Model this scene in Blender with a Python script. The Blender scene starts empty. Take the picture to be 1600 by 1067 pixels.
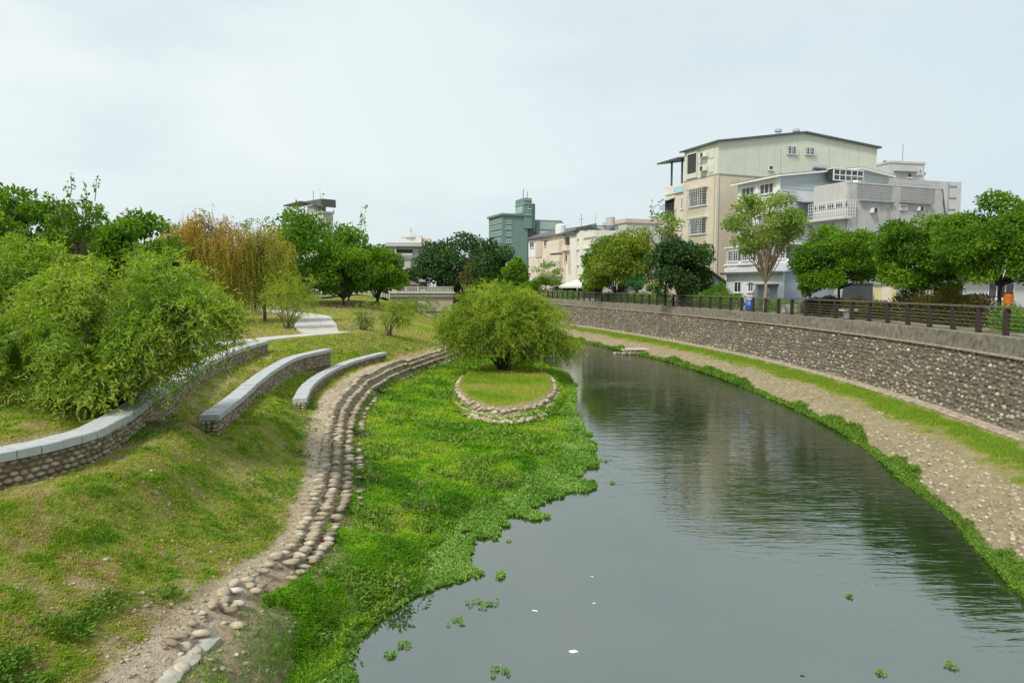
import bpy, bmesh, math, random
import numpy as np
from mathutils import Vector, Matrix

# ------------------------------------------------------------------ camera, light, exposure
S = bpy.context.scene
COL = S.collection
rng = np.random.default_rng(7)
random.seed(7)
R = math.radians
CAM_Z = 5.8                      # eye height above the water (z = 0)
F = 1067.0                       # focal length in photo pixels
PITCH = math.atan((533.5 - 447.0) / F)
cam = bpy.data.cameras.new('camera')
cam.lens = 24.0; cam.sensor_width = 36.0; cam.clip_start = 0.1; cam.clip_end = 8000
camo = bpy.data.objects.new('camera', cam); COL.objects.link(camo)
camo.location = (0, 0, CAM_Z); camo.rotation_euler = (math.pi / 2 - PITCH, 0, 0)
S.camera = camo
S.view_settings.view_transform = 'Standard'; S.view_settings.look = 'None'
S.view_settings.exposure = 1.1; S.view_settings.gamma = 1.0

SUN_EL, SUN_AZ = R(50), R(-142)   # azimuth from +y, clockwise: behind the camera, to the left
sun = bpy.data.lights.new('sun', 'SUN'); sun.energy = 1.5; sun.angle = R(10); sun.color = (1, .955, .88)
suno = bpy.data.objects.new('sun', sun); COL.objects.link(suno)
sd = Vector((math.sin(SUN_AZ) * math.cos(SUN_EL), math.cos(SUN_AZ) * math.cos(SUN_EL), math.sin(SUN_EL)))
suno.rotation_euler = (-sd).to_track_quat('-Z', 'Y').to_euler()

W = bpy.data.worlds.new('World'); S.world = W; W.use_nodes = True
nt = W.node_tree; nt.nodes.clear()
def WN(t, **kw):
    n = nt.nodes.new(t)
    for k, v in kw.items(): setattr(n, k, v)
    return n
out = WN('ShaderNodeOutputWorld'); bg = WN('ShaderNodeBackground'); bg.inputs[1].default_value = 0.0515
sky = WN('ShaderNodeTexSky', sky_type='NISHITA', sun_disc=False)
sky.sun_elevation = SUN_EL; sky.sun_rotation = SUN_AZ; sky.air_density = 1.0; sky.dust_density = 3.0
tc = WN('ShaderNodeTexCoord')
mp = WN('ShaderNodeMapping'); mp.inputs['Scale'].default_value = (1, 1, 2.6)
nz = WN('ShaderNodeTexNoise'); nz.inputs['Scale'].default_value = 1.7; nz.inputs['Detail'].default_value = 5; nz.inputs['Roughness'].default_value = .5
rp = WN('ShaderNodeValToRGB')      # thin high overcast: pale blue-grey gaps and bright milky cloud
rp.color_ramp.elements[0].position = .36; rp.color_ramp.elements[0].color = (6.2, 7.35, 7.9, 1)
rp.color_ramp.elements[1].position = .62; rp.color_ramp.elements[1].color = (8.5, 9.2, 9.0, 1)
# the cloud is thinner away from the hazy sun: a slow turn from milky to blue-grey by compass direction
sx = WN('ShaderNodeSeparateXYZ'); mr = WN('ShaderNodeMapRange')
mr.inputs[1].default_value = -.5; mr.inputs[2].default_value = .75; mr.inputs[3].default_value = 0; mr.inputs[4].default_value = 1
mx0 = WN('ShaderNodeMixRGB'); mx0.inputs[2].default_value = (5.9, 7.1, 7.75, 1)
mm = WN('ShaderNodeMath', operation='MULTIPLY'); mm.inputs[1].default_value = .75
mx = WN('ShaderNodeMixRGB'); mx.inputs[0].default_value = .9
L = nt.links.new
L(tc.outputs['Generated'], mp.inputs[0]); L(mp.outputs[0], nz.inputs['Vector']); L(nz.outputs[0], rp.inputs[0])
L(tc.outputs['Generated'], sx.inputs[0]); L(sx.outputs[0], mr.inputs[0]); L(mr.outputs[0], mm.inputs[0]); L(mm.outputs[0], mx0.inputs[0])
L(rp.outputs[0], mx0.inputs[1]); L(sky.outputs[0], mx.inputs[1]); L(mx0.outputs[0], mx.inputs[2])
L(mx.outputs[0], bg.inputs[0]); L(bg.outputs[0], out.inputs[0])

# ------------------------------------------------------------------ surveying: photo pixel -> point in the place
def ray(px, py):
    u, v = (px - 800) / F, (py - 533.5) / F
    c, s = math.cos(PITCH), math.sin(PITCH)
    return np.array((u, c - v * s, -s - v * c))
def at(px, py, z):                # the point of the ray on the level z
    d = ray(px, py); t = (z - CAM_Z) / d[2]
    return np.array((d[0] * t, d[1] * t, z))
def atd(px, py, Y):               # the point of the ray at distance Y
    d = ray(px, py); t = Y / d[1]
    return np.array((d[0] * t, Y, CAM_Z + d[2] * t))

# ------------------------------------------------------------------ helpers
def tag(o, label=None, cat=None, group=None, kind=None):
    if label: o['label'] = label
    if cat: o['category'] = cat
    if group: o['group'] = group
    if kind: o['kind'] = kind
    return o
def empty(name, label, cat, loc=(0, 0, 0), rz=0, group=None):
    o = bpy.data.objects.new(name, None); COL.objects.link(o)
    o.location = loc; o.rotation_euler = (0, 0, rz); o.empty_display_size = .3
    return tag(o, label, cat, group)
def link(name, me, parent=None, loc=None):
    o = bpy.data.objects.new(name, me); COL.objects.link(o)
    if parent is not None: o.parent = parent
    if loc is not None: o.location = loc
    return o
def mesh_np(name, V, Fc, mat, parent=None, smooth=False, tint=None, col=None, loc=None):
    """V (n,3), Fc (m,k) -> one mesh object; tint: a float per vertex; col: rgb per vertex"""
    V = np.asarray(V, dtype=np.float32); Fc = np.asarray(Fc, dtype=np.int32)
    me = bpy.data.meshes.new(name); m, k = Fc.shape
    me.vertices.add(len(V)); me.vertices.foreach_set('co', V.ravel())
    me.loops.add(m * k); me.loops.foreach_set('vertex_index', Fc.ravel())
    me.polygons.add(m); me.polygons.foreach_set('loop_start', np.arange(0, m * k, k, dtype=np.int32))
    me.polygons.foreach_set('use_smooth', np.full(m, bool(smooth)))
    if tint is not None:
        a = me.attributes.new('tint', 'FLOAT', 'POINT'); a.data.foreach_set('value', np.asarray(tint, dtype=np.float32))
    if col is not None:
        a = me.attributes.new('albedo', 'FLOAT_COLOR', 'POINT')
        c4 = np.ones((len(V), 4), dtype=np.float32); c4[:, :3] = col; a.data.foreach_set('color', c4.ravel())
    me.materials.append(mat); me.update(calc_edges=True); me.validate()
    return link(name, me, parent, loc)
class MB:
    """collects boxes, tubes, prisms; build() links them as ONE mesh object"""
    def __init__(self): self.v = []; self.f = []
    def add(self, vs, fs):
        b = len(self.v); self.v += [tuple(map(float, q)) for q in vs]; self.f += [tuple(i + b for i in f) for f in fs]; return self
    def box(self, x0, x1, y0, y1, z0, z1):
        if x0 > x1: x0, x1 = x1, x0
        if y0 > y1: y0, y1 = y1, y0
        if z0 > z1: z0, z1 = z1, z0
        vs = [(x, y, z) for z in (z0, z1) for y in (y0, y1) for x in (x0, x1)]
        return self.add(vs, [(0, 2, 3, 1), (4, 5, 7, 6), (0, 1, 5, 4), (2, 6, 7, 3), (0, 4, 6, 2), (1, 3, 7, 5)])
    def prism(self, prof, a0, a1, axis='y'):
        """profile [(p, z)] in the plane across axis, pushed from a0 to a1"""
        n = len(prof)
        mk = (lambda p, z, a: (p, a, z)) if axis == 'y' else ((lambda p, z, a: (a, p, z)) if axis == 'x' else (lambda p, q, a: (p, q, a)))
        vs = [mk(p, z, a) for a in (a0, a1) for p, z in prof]
        fs = [tuple(range(n)), tuple(range(2 * n - 1, n - 1, -1))] + [(i, i + n, (i + 1) % n + n, (i + 1) % n) for i in range(n)]
        return self.add(vs, fs)
    def tube(self, pts, rad, n=7, cap=True):
        pts = [Vector(p) for p in pts]; m = len(pts)
        rad = [rad] * m if not hasattr(rad, '__len__') else rad
        vs = []; up = Vector((.31, .17, .93)).normalized(); prev = None
        for i, p in enumerate(pts):
            t = (pts[min(i + 1, m - 1)] - pts[max(i - 1, 0)]).normalized()
            if prev is None:
                a = t.cross(up if abs(t.dot(up)) < .95 else Vector((1, 0, 0))).normalized()
            else:
                a = (prev - t * prev.dot(t)).normalized()
            prev = a; b = t.cross(a)
            for k in range(n):
                q = 2 * math.pi * k / n
                vs.append(p + (a * math.cos(q) + b * math.sin(q)) * rad[i])
        fs = [(i * n + k, i * n + (k + 1) % n, (i + 1) * n + (k + 1) % n, (i + 1) * n + k) for i in range(m - 1) for k in range(n)]
        if cap: fs += [tuple(range(n - 1, -1, -1)), tuple(range((m - 1) * n, m * n))]
        return self.add(vs, fs)
    def lathe(self, prof, c=(0, 0, 0), n=16):
        m = len(prof); vs = [(c[0] + r * math.cos(2 * math.pi * k / n), c[1] + r * math.sin(2 * math.pi * k / n), c[2] + z) for r, z in prof for k in range(n)]
        fs = [(i * n + k, i * n + (k + 1) % n, (i + 1) * n + (k + 1) % n, (i + 1) * n + k) for i in range(m - 1) for k in range(n)]
        fs += [tuple(range(n - 1, -1, -1)), tuple(range((m - 1) * n, m * n))]
        return self.add(vs, fs)
    def build(self, name, mat, parent=None, smooth=False, bevel=0):
        me = bpy.data.meshes.new(name); me.from_pydata(self.v, [], self.f)
        me.materials.append(mat); me.update()
        bm = bmesh.new(); bm.from_mesh(me); bmesh.ops.recalc_face_normals(bm, faces=bm.faces)
        bm.to_mesh(me); bm.free()
        if smooth: me.polygons.foreach_set('use_smooth', np.full(len(me.polygons), True))
        o = link(name, me, parent)
        if bevel:
            b = o.modifiers.new('bevel', 'BEVEL'); b.width = bevel; b.segments = 2; b.limit_method = 'ANGLE'
        return o

# value noise, the same for the ground's colour, its bumps and the plants that grow on it
_perm = np.random.default_rng(3).random((256, 256)).astype(np.float64)
def vnoise(x, y):
    x = np.asarray(x, float); y = np.asarray(y, float)
    xi = np.floor(x).astype(int); yi = np.floor(y).astype(int); fx = x - xi; fy = y - yi
    fx = fx * fx * (3 - 2 * fx); fy = fy * fy * (3 - 2 * fy)
    p = lambda i, j: _perm[i & 255, j & 255]
    return (p(xi, yi) * (1 - fx) + p(xi + 1, yi) * fx) * (1 - fy) + (p(xi, yi + 1) * (1 - fx) + p(xi + 1, yi + 1) * fx) * fy
def fbm(x, y, s=1.0, o=4, off=0.0):
    t = 0; a = 1; n = 0
    for k in range(o):
        t = t + a * vnoise(np.asarray(x) / s * 2 ** k + 17.3 * k + off, np.asarray(y) / s * 2 ** k + 9.1 * k - off); n += a; a *= .55
    return t / n
def sstep(a, b, x):
    t = np.clip((np.asarray(x, float) - a) / (b - a), 0, 1); return t * t * (3 - 2 * t)
def curve(pts):
    """smooth x(y) through points (y, x)"""
    P = np.array(pts, float); y, x = P[:, 0], P[:, 1]
    m = np.gradient(x, y); Y = []; X = []
    for i in range(len(y) - 1):
        t = np.linspace(0, 1, 40, endpoint=False); h = y[i + 1] - y[i]
        X.append((2 * t**3 - 3 * t**2 + 1) * x[i] + (t**3 - 2 * t**2 + t) * h * m[i] + (-2 * t**3 + 3 * t**2) * x[i + 1] + (t**3 - t**2) * h * m[i + 1]); Y.append(y[i] + t * h)
    Y = np.append(np.concatenate(Y), y[-1]); X = np.append(np.concatenate(X), x[-1])
    return lambda q: np.interp(q, Y, X)
def spline(pts, n):
    """n points spread evenly by length along a smooth curve through pts"""
    P = np.array(pts, float); s = np.append(0, np.cumsum(np.linalg.norm(np.diff(P[:, :2], axis=0), axis=1)))
    q = np.linspace(0, s[-1], n); D = []
    for k in range(P.shape[1]): D.append(curve(np.stack([s, P[:, k]], 1))(q))
    return np.stack(D, 1), s[-1]

# ------------------------------------------------------------------ materials
def nmat(name):
    m = bpy.data.materials.new(name); m.use_nodes = True; n = m.node_tree
    return m, n, n.nodes['Principled BSDF'], n.links.new
def node(n, t, **kw):
    x = n.nodes.new(t)
    for k, v in kw.items():
        if k.startswith('_'): x.inputs[k[1:].replace('_', ' ')].default_value = v
        else: setattr(x, k, v)
    return x
def ramp(n, stops):
    r = n.nodes.new('ShaderNodeValToRGB'); e = r.color_ramp.elements
    while len(e) > len(stops): e.remove(e[-1])
    for i, (p, c) in enumerate(stops):
        q = e[i] if i < len(e) else e.new(p)
        q.position = p; q.color = (*c, 1)
    return r
def rough_mat(name, c, var=.25, scale=3, rough=.85, streak=.0, bump=.0, bscale=40, dirt=(.12, .1, .08), metal=0, corr=None, sfreq=2.2):
    """painted or mineral surface: colour that varies in patches, runs of dirt, fine bump; corr=(axis, pitch) ribs it"""
    m, n, b, L = nmat(name); g = node(n, 'ShaderNodeNewGeometry'); tc = node(n, 'ShaderNodeTexCoord')
    nz = node(n, 'ShaderNodeTexNoise', _Scale=scale, _Detail=6, _Roughness=.62); L(tc.outputs['Object'], nz.inputs['Vector'])
    lo = tuple(x * (1 - var) for x in c); hi = tuple(min(1, x * (1 + var)) for x in c)
    r = ramp(n, [(.3, lo), (.7, hi)]); L(nz.outputs[0], r.inputs[0]); colr = r.outputs[0]
    if streak:
        mp = node(n, 'ShaderNodeMapping'); mp.inputs['Scale'].default_value = (sfreq, sfreq, .16); L(tc.outputs['Object'], mp.inputs[0])
        n2 = node(n, 'ShaderNodeTexNoise', _Scale=1.6, _Detail=5, _Roughness=.7); L(mp.outputs[0], n2.inputs['Vector'])
        r2 = ramp(n, [(.52, (0, 0, 0)), (.78, (streak,) * 3)]); L(n2.outputs[0], r2.inputs[0])
        mx = node(n, 'ShaderNodeMixRGB'); mx.inputs[2].default_value = (*dirt, 1)
        L(r2.outputs[0], mx.inputs[0]); L(colr, mx.inputs[1]); colr = mx.outputs[0]
    L(colr, b.inputs['Base Color']); b.inputs['Roughness'].default_value = rough; b.inputs['Metallic'].default_value = metal
    nrm = None
    if corr:
        w = node(n, 'ShaderNodeTexWave', wave_type='BANDS', bands_direction=corr[0]); w.inputs['Scale'].default_value = math.pi / corr[1] / 10
        L(tc.outputs['Object'], w.inputs['Vector'])
        bp = node(n, 'ShaderNodeBump', _Strength=.7, _Distance=.03); L(w.outputs[1], bp.inputs['Height']); nrm = bp.outputs[0]
    if bump:
        n3 = node(n, 'ShaderNodeTexNoise', _Scale=bscale, _Detail=5); L(tc.outputs['Object'], n3.inputs['Vector'])
        bp = node(n, 'ShaderNodeBump', _Strength=bump, _Distance=.02); L(n3.outputs[0], bp.inputs['Height'])
        if nrm: L(nrm, bp.inputs['Normal'])
        nrm = bp.outputs[0]
    if nrm: L(nrm, b.inputs['Normal'])
    return m
def leaf_mat(name, stops, trans=.35, rough=.5, spec=.3):
    """leaves: colour by the leaf's own tint, some light coming through"""
    m, n, b, L = nmat(name); a = node(n, 'ShaderNodeAttribute', attribute_name='tint')
    r = ramp(n, stops); L(a.outputs['Fac'], r.inputs[0]); L(r.outputs[0], b.inputs['Base Color'])
    b.inputs['Roughness'].default_value = rough; b.inputs['Specular IOR Level'].default_value = spec
    t = node(n, 'ShaderNodeBsdfTranslucent'); h = node(n, 'ShaderNodeHueSaturation', _Saturation=1.15, _Value=1.3); h.inputs['Hue'].default_value = .487
    L(r.outputs[0], h.inputs['Color']); L(h.outputs[0], t.inputs['Color'])
    mx = node(n, 'ShaderNodeMixShader'); mx.inputs[0].default_value = trans
    L(b.outputs[0], mx.inputs[1]); L(t.outputs[0], mx.inputs[2]); L(mx.outputs[0], n.nodes['Material Output'].inputs[0])
    return m
def stone_mat(name, stops, rough=.85, spots=.3):
    """cobbles: each stone's own colour, mottled"""
    m, n, b, L = nmat(name); a = node(n, 'ShaderNodeAttribute', attribute_name='tint')
    r = ramp(n, stops); L(a.outputs['Fac'], r.inputs[0]); tc = node(n, 'ShaderNodeTexCoord')
    nz = node(n, 'ShaderNodeTexNoise', _Scale=9, _Detail=6, _Roughness=.7); L(tc.outputs['Object'], nz.inputs['Vector'])
    r2 = ramp(n, [(.35, (1 - spots,) * 3), (.65, (1 + spots * .6,) * 3)]); L(nz.outputs[0], r2.inputs[0])
    mx = node(n, 'ShaderNodeMixRGB', blend_type='MULTIPLY'); mx.inputs[0].default_value = 1
    L(r.outputs[0], mx.inputs[1]); L(r2.outputs[0], mx.inputs[2]); L(mx.outputs[0], b.inputs['Base Color'])
    b.inputs['Roughness'].default_value = rough
    bp = node(n, 'ShaderNodeBump', _Strength=.5, _Distance=.02); L(nz.outputs[0], bp.inputs['Height']); L(bp.outputs[0], b.inputs['Normal'])
    return m

M = {}
def ground_mat():
    m, n, b, L = nmat('ground_soil'); a = node(n, 'ShaderNodeAttribute', attribute_name='albedo'); tc = node(n, 'ShaderNodeTexCoord')
    nz = node(n, 'ShaderNodeTexNoise', _Scale=7, _Detail=9, _Roughness=.72); L(tc.outputs['Object'], nz.inputs['Vector'])
    r2 = ramp(n, [(.28, (.5, .5, .52)), (.5, (1, 1, 1)), (.74, (1.45, 1.4, 1.3))]); L(nz.outputs[0], r2.inputs[0])
    mx = node(n, 'ShaderNodeMixRGB', blend_type='MULTIPLY'); mx.inputs[0].default_value = .85
    L(a.outputs['Color'], mx.inputs[1]); L(r2.outputs[0], mx.inputs[2]); L(mx.outputs[0], b.inputs['Base Color'])
    nf = node(n, 'ShaderNodeTexNoise', _Scale=38, _Detail=6, _Roughness=.75); L(tc.outputs['Object'], nf.inputs['Vector'])
    r3 = ramp(n, [(.33, (.42, .40, .38)), (.52, (1, 1, 1)), (.70, (1.5, 1.45, 1.35))]); L(nf.outputs[0], r3.inputs[0])
    m2 = node(n, 'ShaderNodeMixRGB', blend_type='MULTIPLY'); m2.inputs[0].default_value = .8
    L(mx.outputs[0], m2.inputs[1]); L(r3.outputs[0], m2.inputs[2]); L(m2.outputs[0], b.inputs['Base Color'])
    b.inputs['Roughness'].default_value = .95; b.inputs['Specular IOR Level'].default_value = .15
    n3 = node(n, 'ShaderNodeTexNoise', _Scale=22, _Detail=8, _Roughness=.7); L(tc.outputs['Object'], n3.inputs['Vector'])
    bp = node(n, 'ShaderNodeBump', _Strength=.6, _Distance=.05); L(n3.outputs[0], bp.inputs['Height']); L(bp.outputs[0], b.inputs['Normal'])
    return m
def water_mat():
    m, n, b, L = nmat('river_water'); tc = node(n, 'ShaderNodeTexCoord')
    b.inputs['Base Color'].default_value = (.036, .048, .036, 1); b.inputs['Roughness'].default_value = .03
    b.inputs['IOR'].default_value = 3.4; b.inputs['Specular IOR Level'].default_value = .5
    nb = node(n, 'ShaderNodeTexNoise', _Scale=.25, _Detail=4); L(tc.outputs['Object'], nb.inputs['Vector'])
    rb = ramp(n, [(.35, (.020, .036, .012)), (.7, (.034, .048, .022))]); L(nb.outputs[0], rb.inputs[0]); L(rb.outputs[0], b.inputs['Base Color'])
    # wavelets run across the channel; where the breeze does not reach the water lies flat
    mp = node(n, 'ShaderNodeMapping'); mp.inputs['Scale'].default_value = (.5, 2.4, 1); mp.inputs['Rotation'].default_value = (0, 0, R(6)); L(tc.outputs['Object'], mp.inputs[0])
    w1 = node(n, 'ShaderNodeTexNoise', _Scale=2.3, _Detail=3, _Roughness=.5, _Distortion=.6); L(mp.outputs[0], w1.inputs['Vector'])
    w2 = node(n, 'ShaderNodeTexNoise', _Scale=.8, _Detail=2); L(mp.outputs[0], w2.inputs['Vector'])
    a0 = node(n, 'ShaderNodeAttribute', attribute_name='tint')
    ad = node(n, 'ShaderNodeMath', operation='ADD'); L(w1.outputs[0], ad.inputs[0]); L(w2.outputs[0], ad.inputs[1])
    mu = node(n, 'ShaderNodeMath', operation='MULTIPLY'); L(ad.outputs[0], mu.inputs[0]); L(a0.outputs['Fac'], mu.inputs[1])
    bp = node(n, 'ShaderNodeBump', _Strength=1, _Distance=.017); L(mu.outputs[0], bp.inputs['Height']); L(bp.outputs[0], b.inputs['Normal'])
    return m
M['ground'] = ground_mat(); M['water'] = water_mat()
M['path'] = rough_mat('path_concrete', (.50, .47, .42), .14, 1.5, .9, bump=.3)
M['old_concrete'] = rough_mat('worn_concrete', (.40, .37, .31), .3, 4, .95, bump=.6)
M['footing'] = rough_mat('pale_footing', (.34, .28, .20), .45, 4, .95, bump=.6)
M['asphalt'] = rough_mat('asphalt', (.16, .16, .17), .15, 2, .9, bump=.3)
M['granite'] = rough_mat('granite_cap', (.46, .465, .465), .12, 5, .6, bump=.15, bscale=90)
M['mortar'] = rough_mat('dark_mortar', (.17, .135, .095), .35, 5, .95, bump=.6)
M['coping'] = rough_mat('weathered_coping', (.205, .18, .135), .5, 3.5, .92, streak=.9, dirt=(.07, .06, .045), bump=.5, sfreq=5)
M['wall_face'] = rough_mat('wall_mortar', (.12, .10, .07), .4, 1.2, .95, streak=.5, dirt=(.09, .08, .07), bump=.6)
M['wall_stone'] = stone_mat('wall_cobble', [(0, (.085, .07, .045)), (.4, (.18, .152, .105)), (.7, (.28, .24, .175)), (.9, (.40, .355, .27)), (1, (.58, .5, .36))])
M['river_stone'] = stone_mat('pale_cobble', [(0, (.26, .205, .13)), (.5, (.40, .325, .22)), (.85, (.5, .425, .31)), (1, (.58, .53, .44))])
M['bench_stone'] = stone_mat('brown_cobble', [(0, (.22, .165, .105)), (.5, (.37, .29, .195)), (1, (.52, .43, .31))])
M['bark'] = rough_mat('grey_bark', (.14, .115, .09), .4, 8, .95, bump=.8, bscale=25)
M['pale_bark'] = rough_mat('pale_bark', (.36, .26, .17), .3, 6, .9, bump=.5)
M['dark_bark'] = rough_mat('dark_bark', (.055, .045, .038), .4, 8, .95, bump=.8, bscale=25)
M['timber'] = rough_mat('dark_brown_timber', (.042, .025, .019), .4, 6, .75, bump=.3)
M['rail'] = rough_mat('weathered_rail', (.14, .115, .10), .35, 4, .7, bump=.3)
M['steel'] = rough_mat('galvanised_wire', (.42, .42, .40), .1, 5, .45, metal=.6)
# ------------------------------------------------------------------ the lie of the land (metres; water level 0)
XTOE = curve([(0, 12.6), (10, 15.0), (16, 15.9), (21.7, 16.5), (28, 17.2), (35, 17.4), (41, 17.2), (45, 16.9), (51, 16.1), (61, 14.3), (70, 12.2), (83, 8.6), (100, 3), (120, -3), (150, -9.5), (175, -12)])
XWR = curve([(0, 6.8), (8, 8.9), (13.45, 10.1), (16.6, 11.2), (19.5, 11.8), (24.6, 13.0), (28.5, 13.4), (36.8, 13.6), (44.2, 13.2), (53.8, 11.9), (59.5, 10.4), (70.3, 7.9), (83, 4.6), (100, -.8), (120, -6.8), (150, -13), (175, -16)])
XWL = curve([(0, -3.2), (8, -2.6), (10, -2.3), (11.5, -2.15), (12.7, -1.35), (13.3, -.2), (13.9, -.75), (14.6, -.2), (15.2, .35), (16.2, .55), (18.9, 2.0), (22, 2.6), (25.5, 3.0), (31.3, 2.9), (38, 3.5), (46.5, 3.3), (55, 1), (65, -1.5), (80, -5.5), (100, -10.2), (129, -15.5), (150, -20), (175, -24)])
XL = curve([(0, -5.4), (5, -4.9), (8.1, -4.55), (10, -4.35), (12.1, -4.15), (15, -4.42), (19.3, -5.4), (25.8, -6.7), (30, -7.1), (33.3, -7.15), (38.7, -6.6), (43.3, -5.8), (50.5, -4.5), (60, -4.8), (80, -8), (100, -12.8), (129, -18), (175, -28)])
XLAND = curve([(0, -4.0), (8, -3.5), (10, -3.2), (10.8, -2.95), (12, -2.35), (12.7, -2.15), (15, -1.95), (17, -1.3), (18.9, -.3), (22, 1.2), (25.5, 2.1), (31.3, 2.4), (38, 3.2), (46.5, 3.0), (55, .7), (65, -1.8), (80, -5.8), (100, -10.5), (129, -15.8), (150, -20.3), (175, -24.3)])
STREET = curve([(0, 3.96), (85, 3.96), (150, 4.5), (180, 4.5)])
FOOTW = curve([(0, .5), (8, .5), (13, .85), (50, .9), (60, 1.8), (80, 2.5), (175, 4)])
FOOTZ = curve([(0, .85), (5, .85), (9, .8), (12, .62), (15, .52), (20, .45), (30, .42), (45, .5), (55, .6), (80, .35), (175, .3)])
ISL = (-.3, 36.5, 2.75, 9.2)      # the stone-edged island: centre, half axes
# levels surveyed on the bank above the stone ledge
B1 = [(-9.6, 8.2), (-8.3, 9.5), (-7.55, 10.6), (-7.3, 11.6), (-7.5, 13.0), (-8.15, 15.3), (-9.0, 18.6), (-10.0, 22.6), (-10.7, 26.6), (-11.0, 30.7)]
B2 = [(-7.3, 16.7), (-7.75, 19.4), (-8.4, 22.7), (-8.95, 26.3), (-9.15, 29.4), (-8.6, 32.3)]
B3 = [(-7.1, 23.2), (-7.75, 26.2), (-8.15, 30.0), (-8.15, 33.6), (-7.75, 36.6), (-7.2, 39.0)]
ctl = []
for i, (x, y) in enumerate(B1): ctl.append((x, y, 2.75))
for x, y in B2: ctl.append((x, y, 2.15 + .2 * (y - 16.7) / 15.6))
for x, y in B3: ctl.append((x, y, 1.5 + .05 * (y - 23) / 16))
for y in (2, 5, 8, 11, 15, 19, 23, 28, 33, 38, 43, 48): ctl.append((float(XL(y)), y, float(np.interp(y, [12, 18], [1.1, 1.3]))))
for y, z in ((55, 1.5), (62, 1.3), (80, .7), (100, .5), (129, .4), (160, .5)): ctl.append((float(XL(y)), y, z))
ctl += [(-5.6, 7.2, 1.55), (-6.2, 5, 1.9), (-6, 12, 1.9), (-9.5, 11.5, 3.1), (-8.8, 14.5, 3.15), (-11, 16, 3.25), (-12.8, 22, 3.1), (-13, 27, 3.0),
        (-9.8, 38.5, 2.3), (-8.6, 36.6, 1.8), (-18, 24, 3.3), (-23, 66, 3.3), (-12, 62, 3.0), (-8.2, 47, 2.2), (-7.4, 43.5, 1.9), (-9.8, 51, 2.6), (-9, 58, 2.5),
        (-22, 26, 3.15), (-17, 29, 3.0), (-15.4, 35, 2.9), (-12.4, 36, 2.82), (-10.2, 42.5, 2.6), (-14.5, 43, 2.85), (-15.4, 46.5, 2.88), (-11.6, 48.5, 2.8), (-13.2, 55, 2.9), (-17.6, 54, 2.97),
        (-12, 84, 2.6), (-15, 84, 3.5), (-19, 100, 3.7), (-22, 88, 4.0), (-27, 120, 4.2), (-35, 160, 4.4), (-30, 40, 3.6), (-45, 60, 4), (-40, 20, 3.6), (-20, 8, 3.4),
        (-45, 110, 4.3), (-60, 40, 4), (-60, 100, 4.3), (-60, 160, 4.4), (-14, 2, 3.2), (-40, 2, 3.5)]
ctl = np.array(ctl); _c = 2.5
_A = np.sqrt(((ctl[:, None, :2] - ctl[None, :, :2]) ** 2).sum(-1) + _c * _c)
_P = np.c_[np.ones(len(ctl)), ctl[:, :2]]
_K = np.block([[_A + np.eye(len(ctl)) * -.02, _P], [_P.T, np.zeros((3, 3))]])
_w = np.linalg.solve(_K, np.r_[ctl[:, 2], 0, 0, 0])
PATHS = [([(-40, 24, 3.3), (-30, 25.8, 3.2), (-20.9, 28.5, 3.05), (-16, 31.2, 2.93), (-14.5, 34.5, 2.87), (-13.3, 39, 2.82), (-11.4, 43.2, 2.8), (-11.0, 44.2, 2.8)], 1.6),
         ([(-12.0, 42.9, 2.8), (-13.6, 47.5, 2.84), (-15.6, 54, 2.93), (-18, 62, 3.05), (-24, 69.5, 3.2), (-31, 80, 3.35)], [2.2, 3.0, 2.5, 2.2, 2.0, 1.9])]
PATHL = [spline(p, 160)[0] for p, w_ in PATHS]
def on_path(x, y):
    """true where one of the footpaths lies"""
    o = np.zeros(len(x), bool)
    for Pl, hw in zip(PATHL, (.88, 1.5)):
        m = np.where((x < -9) & (y > 22) & (y < 82))[0]
        for i in range(0, len(m), 20000):
            k = m[i:i + 20000]; o[k] |= np.sqrt(((np.stack([x[k], y[k]], 1)[:, None] - Pl[None, :, :2]) ** 2).sum(-1)).min(1) < hw
    return o
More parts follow.
